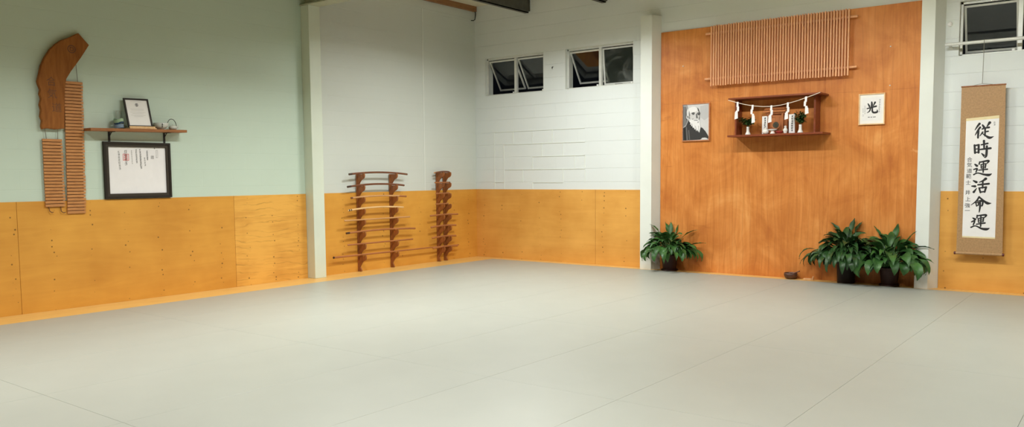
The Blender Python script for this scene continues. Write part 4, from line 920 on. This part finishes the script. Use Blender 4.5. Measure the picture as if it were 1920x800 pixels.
# ------------------------------------------------------------------ peace lilies
def keep_off(p):
    p.y = min(p.y, -.03)
    for xa, xb, xc, d in ((3.08, 3.29, 3.37, .19), (6.60, 6.82, 6.87, .195)):     # the two columns
        if xa < p.x <= xb: p.y = min(p.y, -d)
        elif xb < p.x < xc: p.y = min(p.y, -.03 - (d - .03) * (xc - p.x) / (xc - xb))
        elif xa - .06 < p.x <= xa: p.y = min(p.y, -.03 - (d - .03) * (p.x - xa + .06) / .06)
    return p
def lily(fm, sm, base, az, reach, rise, L, W, droop, twist=0):
    """One leaf: petiole from the crown, then a folded blade that arches over."""
    d = Vector((math.cos(az), math.sin(az), 0)); up_ = Vector((0, 0, 1))
    p0 = Vector(base); p3 = p0 + d * reach + up_ * rise
    p1 = p0 + d * reach * .25 + up_ * rise * .6
    pts = [keep_off((p0 * (1 - f) ** 2 + p1 * 2 * f * (1 - f) + p3 * f * f)) for f in (0, .33, .66, 1)]
    tube(sm, pts, [.005, .004, .0035, .003], 5)
    dirv = (p3 - p1).normalized(); el0 = math.asin(max(-1, min(1, dirv.z)))
    n = 8; pos = pts[-1].copy(); vs = []
    s0 = Vector((-d.y, d.x, 0))
    prof = [.10, .55, .88, 1.0, .97, .82, .58, .30, .02]
    for k in range(n + 1):
        el = el0 - droop * (k / n)
        dd = d * math.cos(el) + up_ * math.sin(el)
        nrm = s0.cross(dd) * -1
        if nrm.z < 0 and abs(el) < PI / 2: nrm = -nrm
        s = (s0 * math.cos(twist) + nrm * math.sin(twist))
        w = W * .5 * prof[k]
        wav = .004 * math.sin(k * 2.1 + az * 7)
        row = [pos - s * w + nrm * (w * .38 + wav), pos - s * w * .5 + nrm * w * .14, pos.copy(), pos + s * w * .5 + nrm * w * .14, pos + s * w + nrm * (w * .38 - wav)]
        row = [keep_off(r) for r in row]
        for r in row: r.z = max(r.z, .014)
        vs.append([fm.verts.new(r) for r in row])
        pos = pos + dd * L / n
    for a, b in zip(vs, vs[1:]):
        for g in range(4): fm.faces.new((a[g], a[g + 1], b[g + 1], b[g]))
def potted_lily(c, pot_prof, zsoil, n, spread, height, Ls, Ws, seed, label, pm, lm, front=0.0, saucer=None, extra=(), squash=1.0):
    random.seed(seed)
    t = thing('potted_peace_lily', (c[0], c[1], 0), label, 'potted plant', 'potted peace lilies before the altar panel')
    zb = .0005
    if saucer:
        bm = B(); lathe(bm, saucer, (c[0], c[1], zb), 36); obj('saucer', bm, 'pot', t, smooth=True); zb += .008
    bm = B(); lathe(bm, pot_prof, (c[0], c[1], zb), 40); obj('pot', bm, pm, t, autosm=.6)
    bm = B(); lathe(bm, [(pot_prof[-4][0] * .93, zsoil), (0, zsoil + .012)], (c[0], c[1], zb), 32); obj('soil', bm, 'soil', t)
    fm, sm = B(), B()
    for k in range(n):
        az = -PI / 2 + (random.random() - .5) * 2 * PI
        f = k / n                                            # inner leaves first: short reach, high; outer: long reach, low
        lay = f ** .8
        back = max(0, math.sin(az))
        reach = spread * (.14 + .66 * lay) * random.uniform(.75, 1.12) * (1 - .6 * back)
        rise = height * (.92 - .62 * lay) * random.uniform(.75, 1.05)
        L = Ls * random.uniform(.75, 1.15); W = Ws * random.uniform(.75, 1.15)
        droop = 1.25 + 1.35 * lay * random.uniform(.6, 1.25)
        b = (c[0] + random.uniform(-.05, .05), c[1] + random.uniform(-.05, .05), zb + zsoil)
        lily(fm, sm, b, az, reach, rise, L, W, droop, random.uniform(-.5, .5))
    for az, reach, rise, L, W, droop in extra:
        lily(fm, sm, (c[0], c[1], zb + zsoil), az, reach, rise, L, W, droop)
    obj('foliage', fm, lm, t, smooth=True); obj('stems', sm, 'stem', t, smooth=True)
    return t
SAU = [(0, 0), (.098, 0), (.115, .012), (.118, .022), (.111, .020), (.096, .008), (0, .0075)]
POT = [(0, 0), (.085, 0), (.088, .006), (.108, .185), (.116, .187), (.118, .212), (.110, .213), (.104, .19), (.10, .16), (0, .15)]
potted_lily((3.555, -.145), POT, .19, 95, .38, .25, .225, .085, 3, 'potted peace lily in a brown pot against the column left of the altar panel', 'pot', 'leaf', saucer=SAU,
            extra=[(.25, .18, .27, .22, .07, .5), (.05, .28, .16, .24, .07, .3), (-.2, .24, .14, .22, .08, 1.0), (1.2, .10, .30, .16, .03, .1), (PI + .1, .16, .33, .16, .06, .3), (2.2, .10, .30, .2, .07, .2), (1.9, .06, .30, .18, .07, .1)])
POT2 = [(0, 0), (.096, 0), (.098, .004), (.107, .235), (.111, .236), (.111, .25), (.104, .25), (.101, .22), (.1, .2), (0, .19)]
potted_lily((5.875, -.14), POT2, .22, 190, .43, .32, .235, .075, 11, 'large dense peace lily in a black pot, left of the right-hand pair', 'pot2', 'leaf2',
            extra=[(1.0, .07, .40, .16, .09, -.1), (.6, .10, .38, .16, .09, .2), (2.6, .12, .36, .2, .07, .6), (PI + .5, .36, .18, .25, .05, 1.9), (PI + .3, .34, .10, .25, .03, 1.7)])
potted_lily((6.36, -.145), [(r * .98, z * .98) for r, z in POT], .19, 100, .38, .28, .26, .105, 21, 'broad-leaved peace lily in a brown pot beside the right column', 'pot', 'leaf', saucer=[(r * .95, z) for r, z in SAU],
            extra=[(.1, .24, .24, .24, .07, 1.0), (-.15, .26, .13, .24, .08, .9), (-.35, .25, .08, .22, .08, .8), (1.2, .08, .34, .20, .08, -.1), (2.4, .15, .34, .20, .05, .1), (.4, .14, .29, .24, .06, .2)])

LAMPS = ((2.5, -2.05, 3.5, 86, .16, .9, 164), (2.8, -5.0, 3.45, 106, .16, 1.2, 145), (7.0, -3.3, 3.55, 190, 1.2, .16, 176), (4.7, -3.3, 3.55, 145, 1.2, .16, 176),
         (2.8, -8.4, 3.5, 90, 1.2, .16, 145), (7.0, -7.8, 3.5, 110, 1.2, .16, 145), (10.2, -3.9, 3.5, 125, 1.2, .16, 160), (10.5, -8.4, 3.5, 60, 1.2, .16, 145))
# ------------------------------------------------------------------ light: rows of ceiling-hung fluorescent battens, night outside
for x, y, z, e, sx, sy, spread in LAMPS:
    l = bpy.data.lights.new('batten_light', 'AREA'); l.shape = 'RECTANGLE'; l.size = sx; l.size_y = sy; l.energy = e; l.color = (.96, .985, .98); l.spread = math.radians(spread)
    o = bpy.data.objects.new('batten_light', l); C.objects.link(o); o.location = (x, y, z)
w = bpy.data.worlds.new('night'); SC.world = w; w.use_nodes = True
w.node_tree.nodes['Background'].inputs[0].default_value = (.010, .012, .016, 1); w.node_tree.nodes['Background'].inputs[1].default_value = .2
SC.view_settings.view_transform = 'Standard'; SC.view_settings.look = 'None'; SC.view_settings.gamma = 1; SC.view_settings.exposure = 0
SC.view_settings.use_curve_mapping = False
SC.cycles.max_bounces = 12; SC.cycles.diffuse_bounces = 5; SC.cycles.use_denoising = True
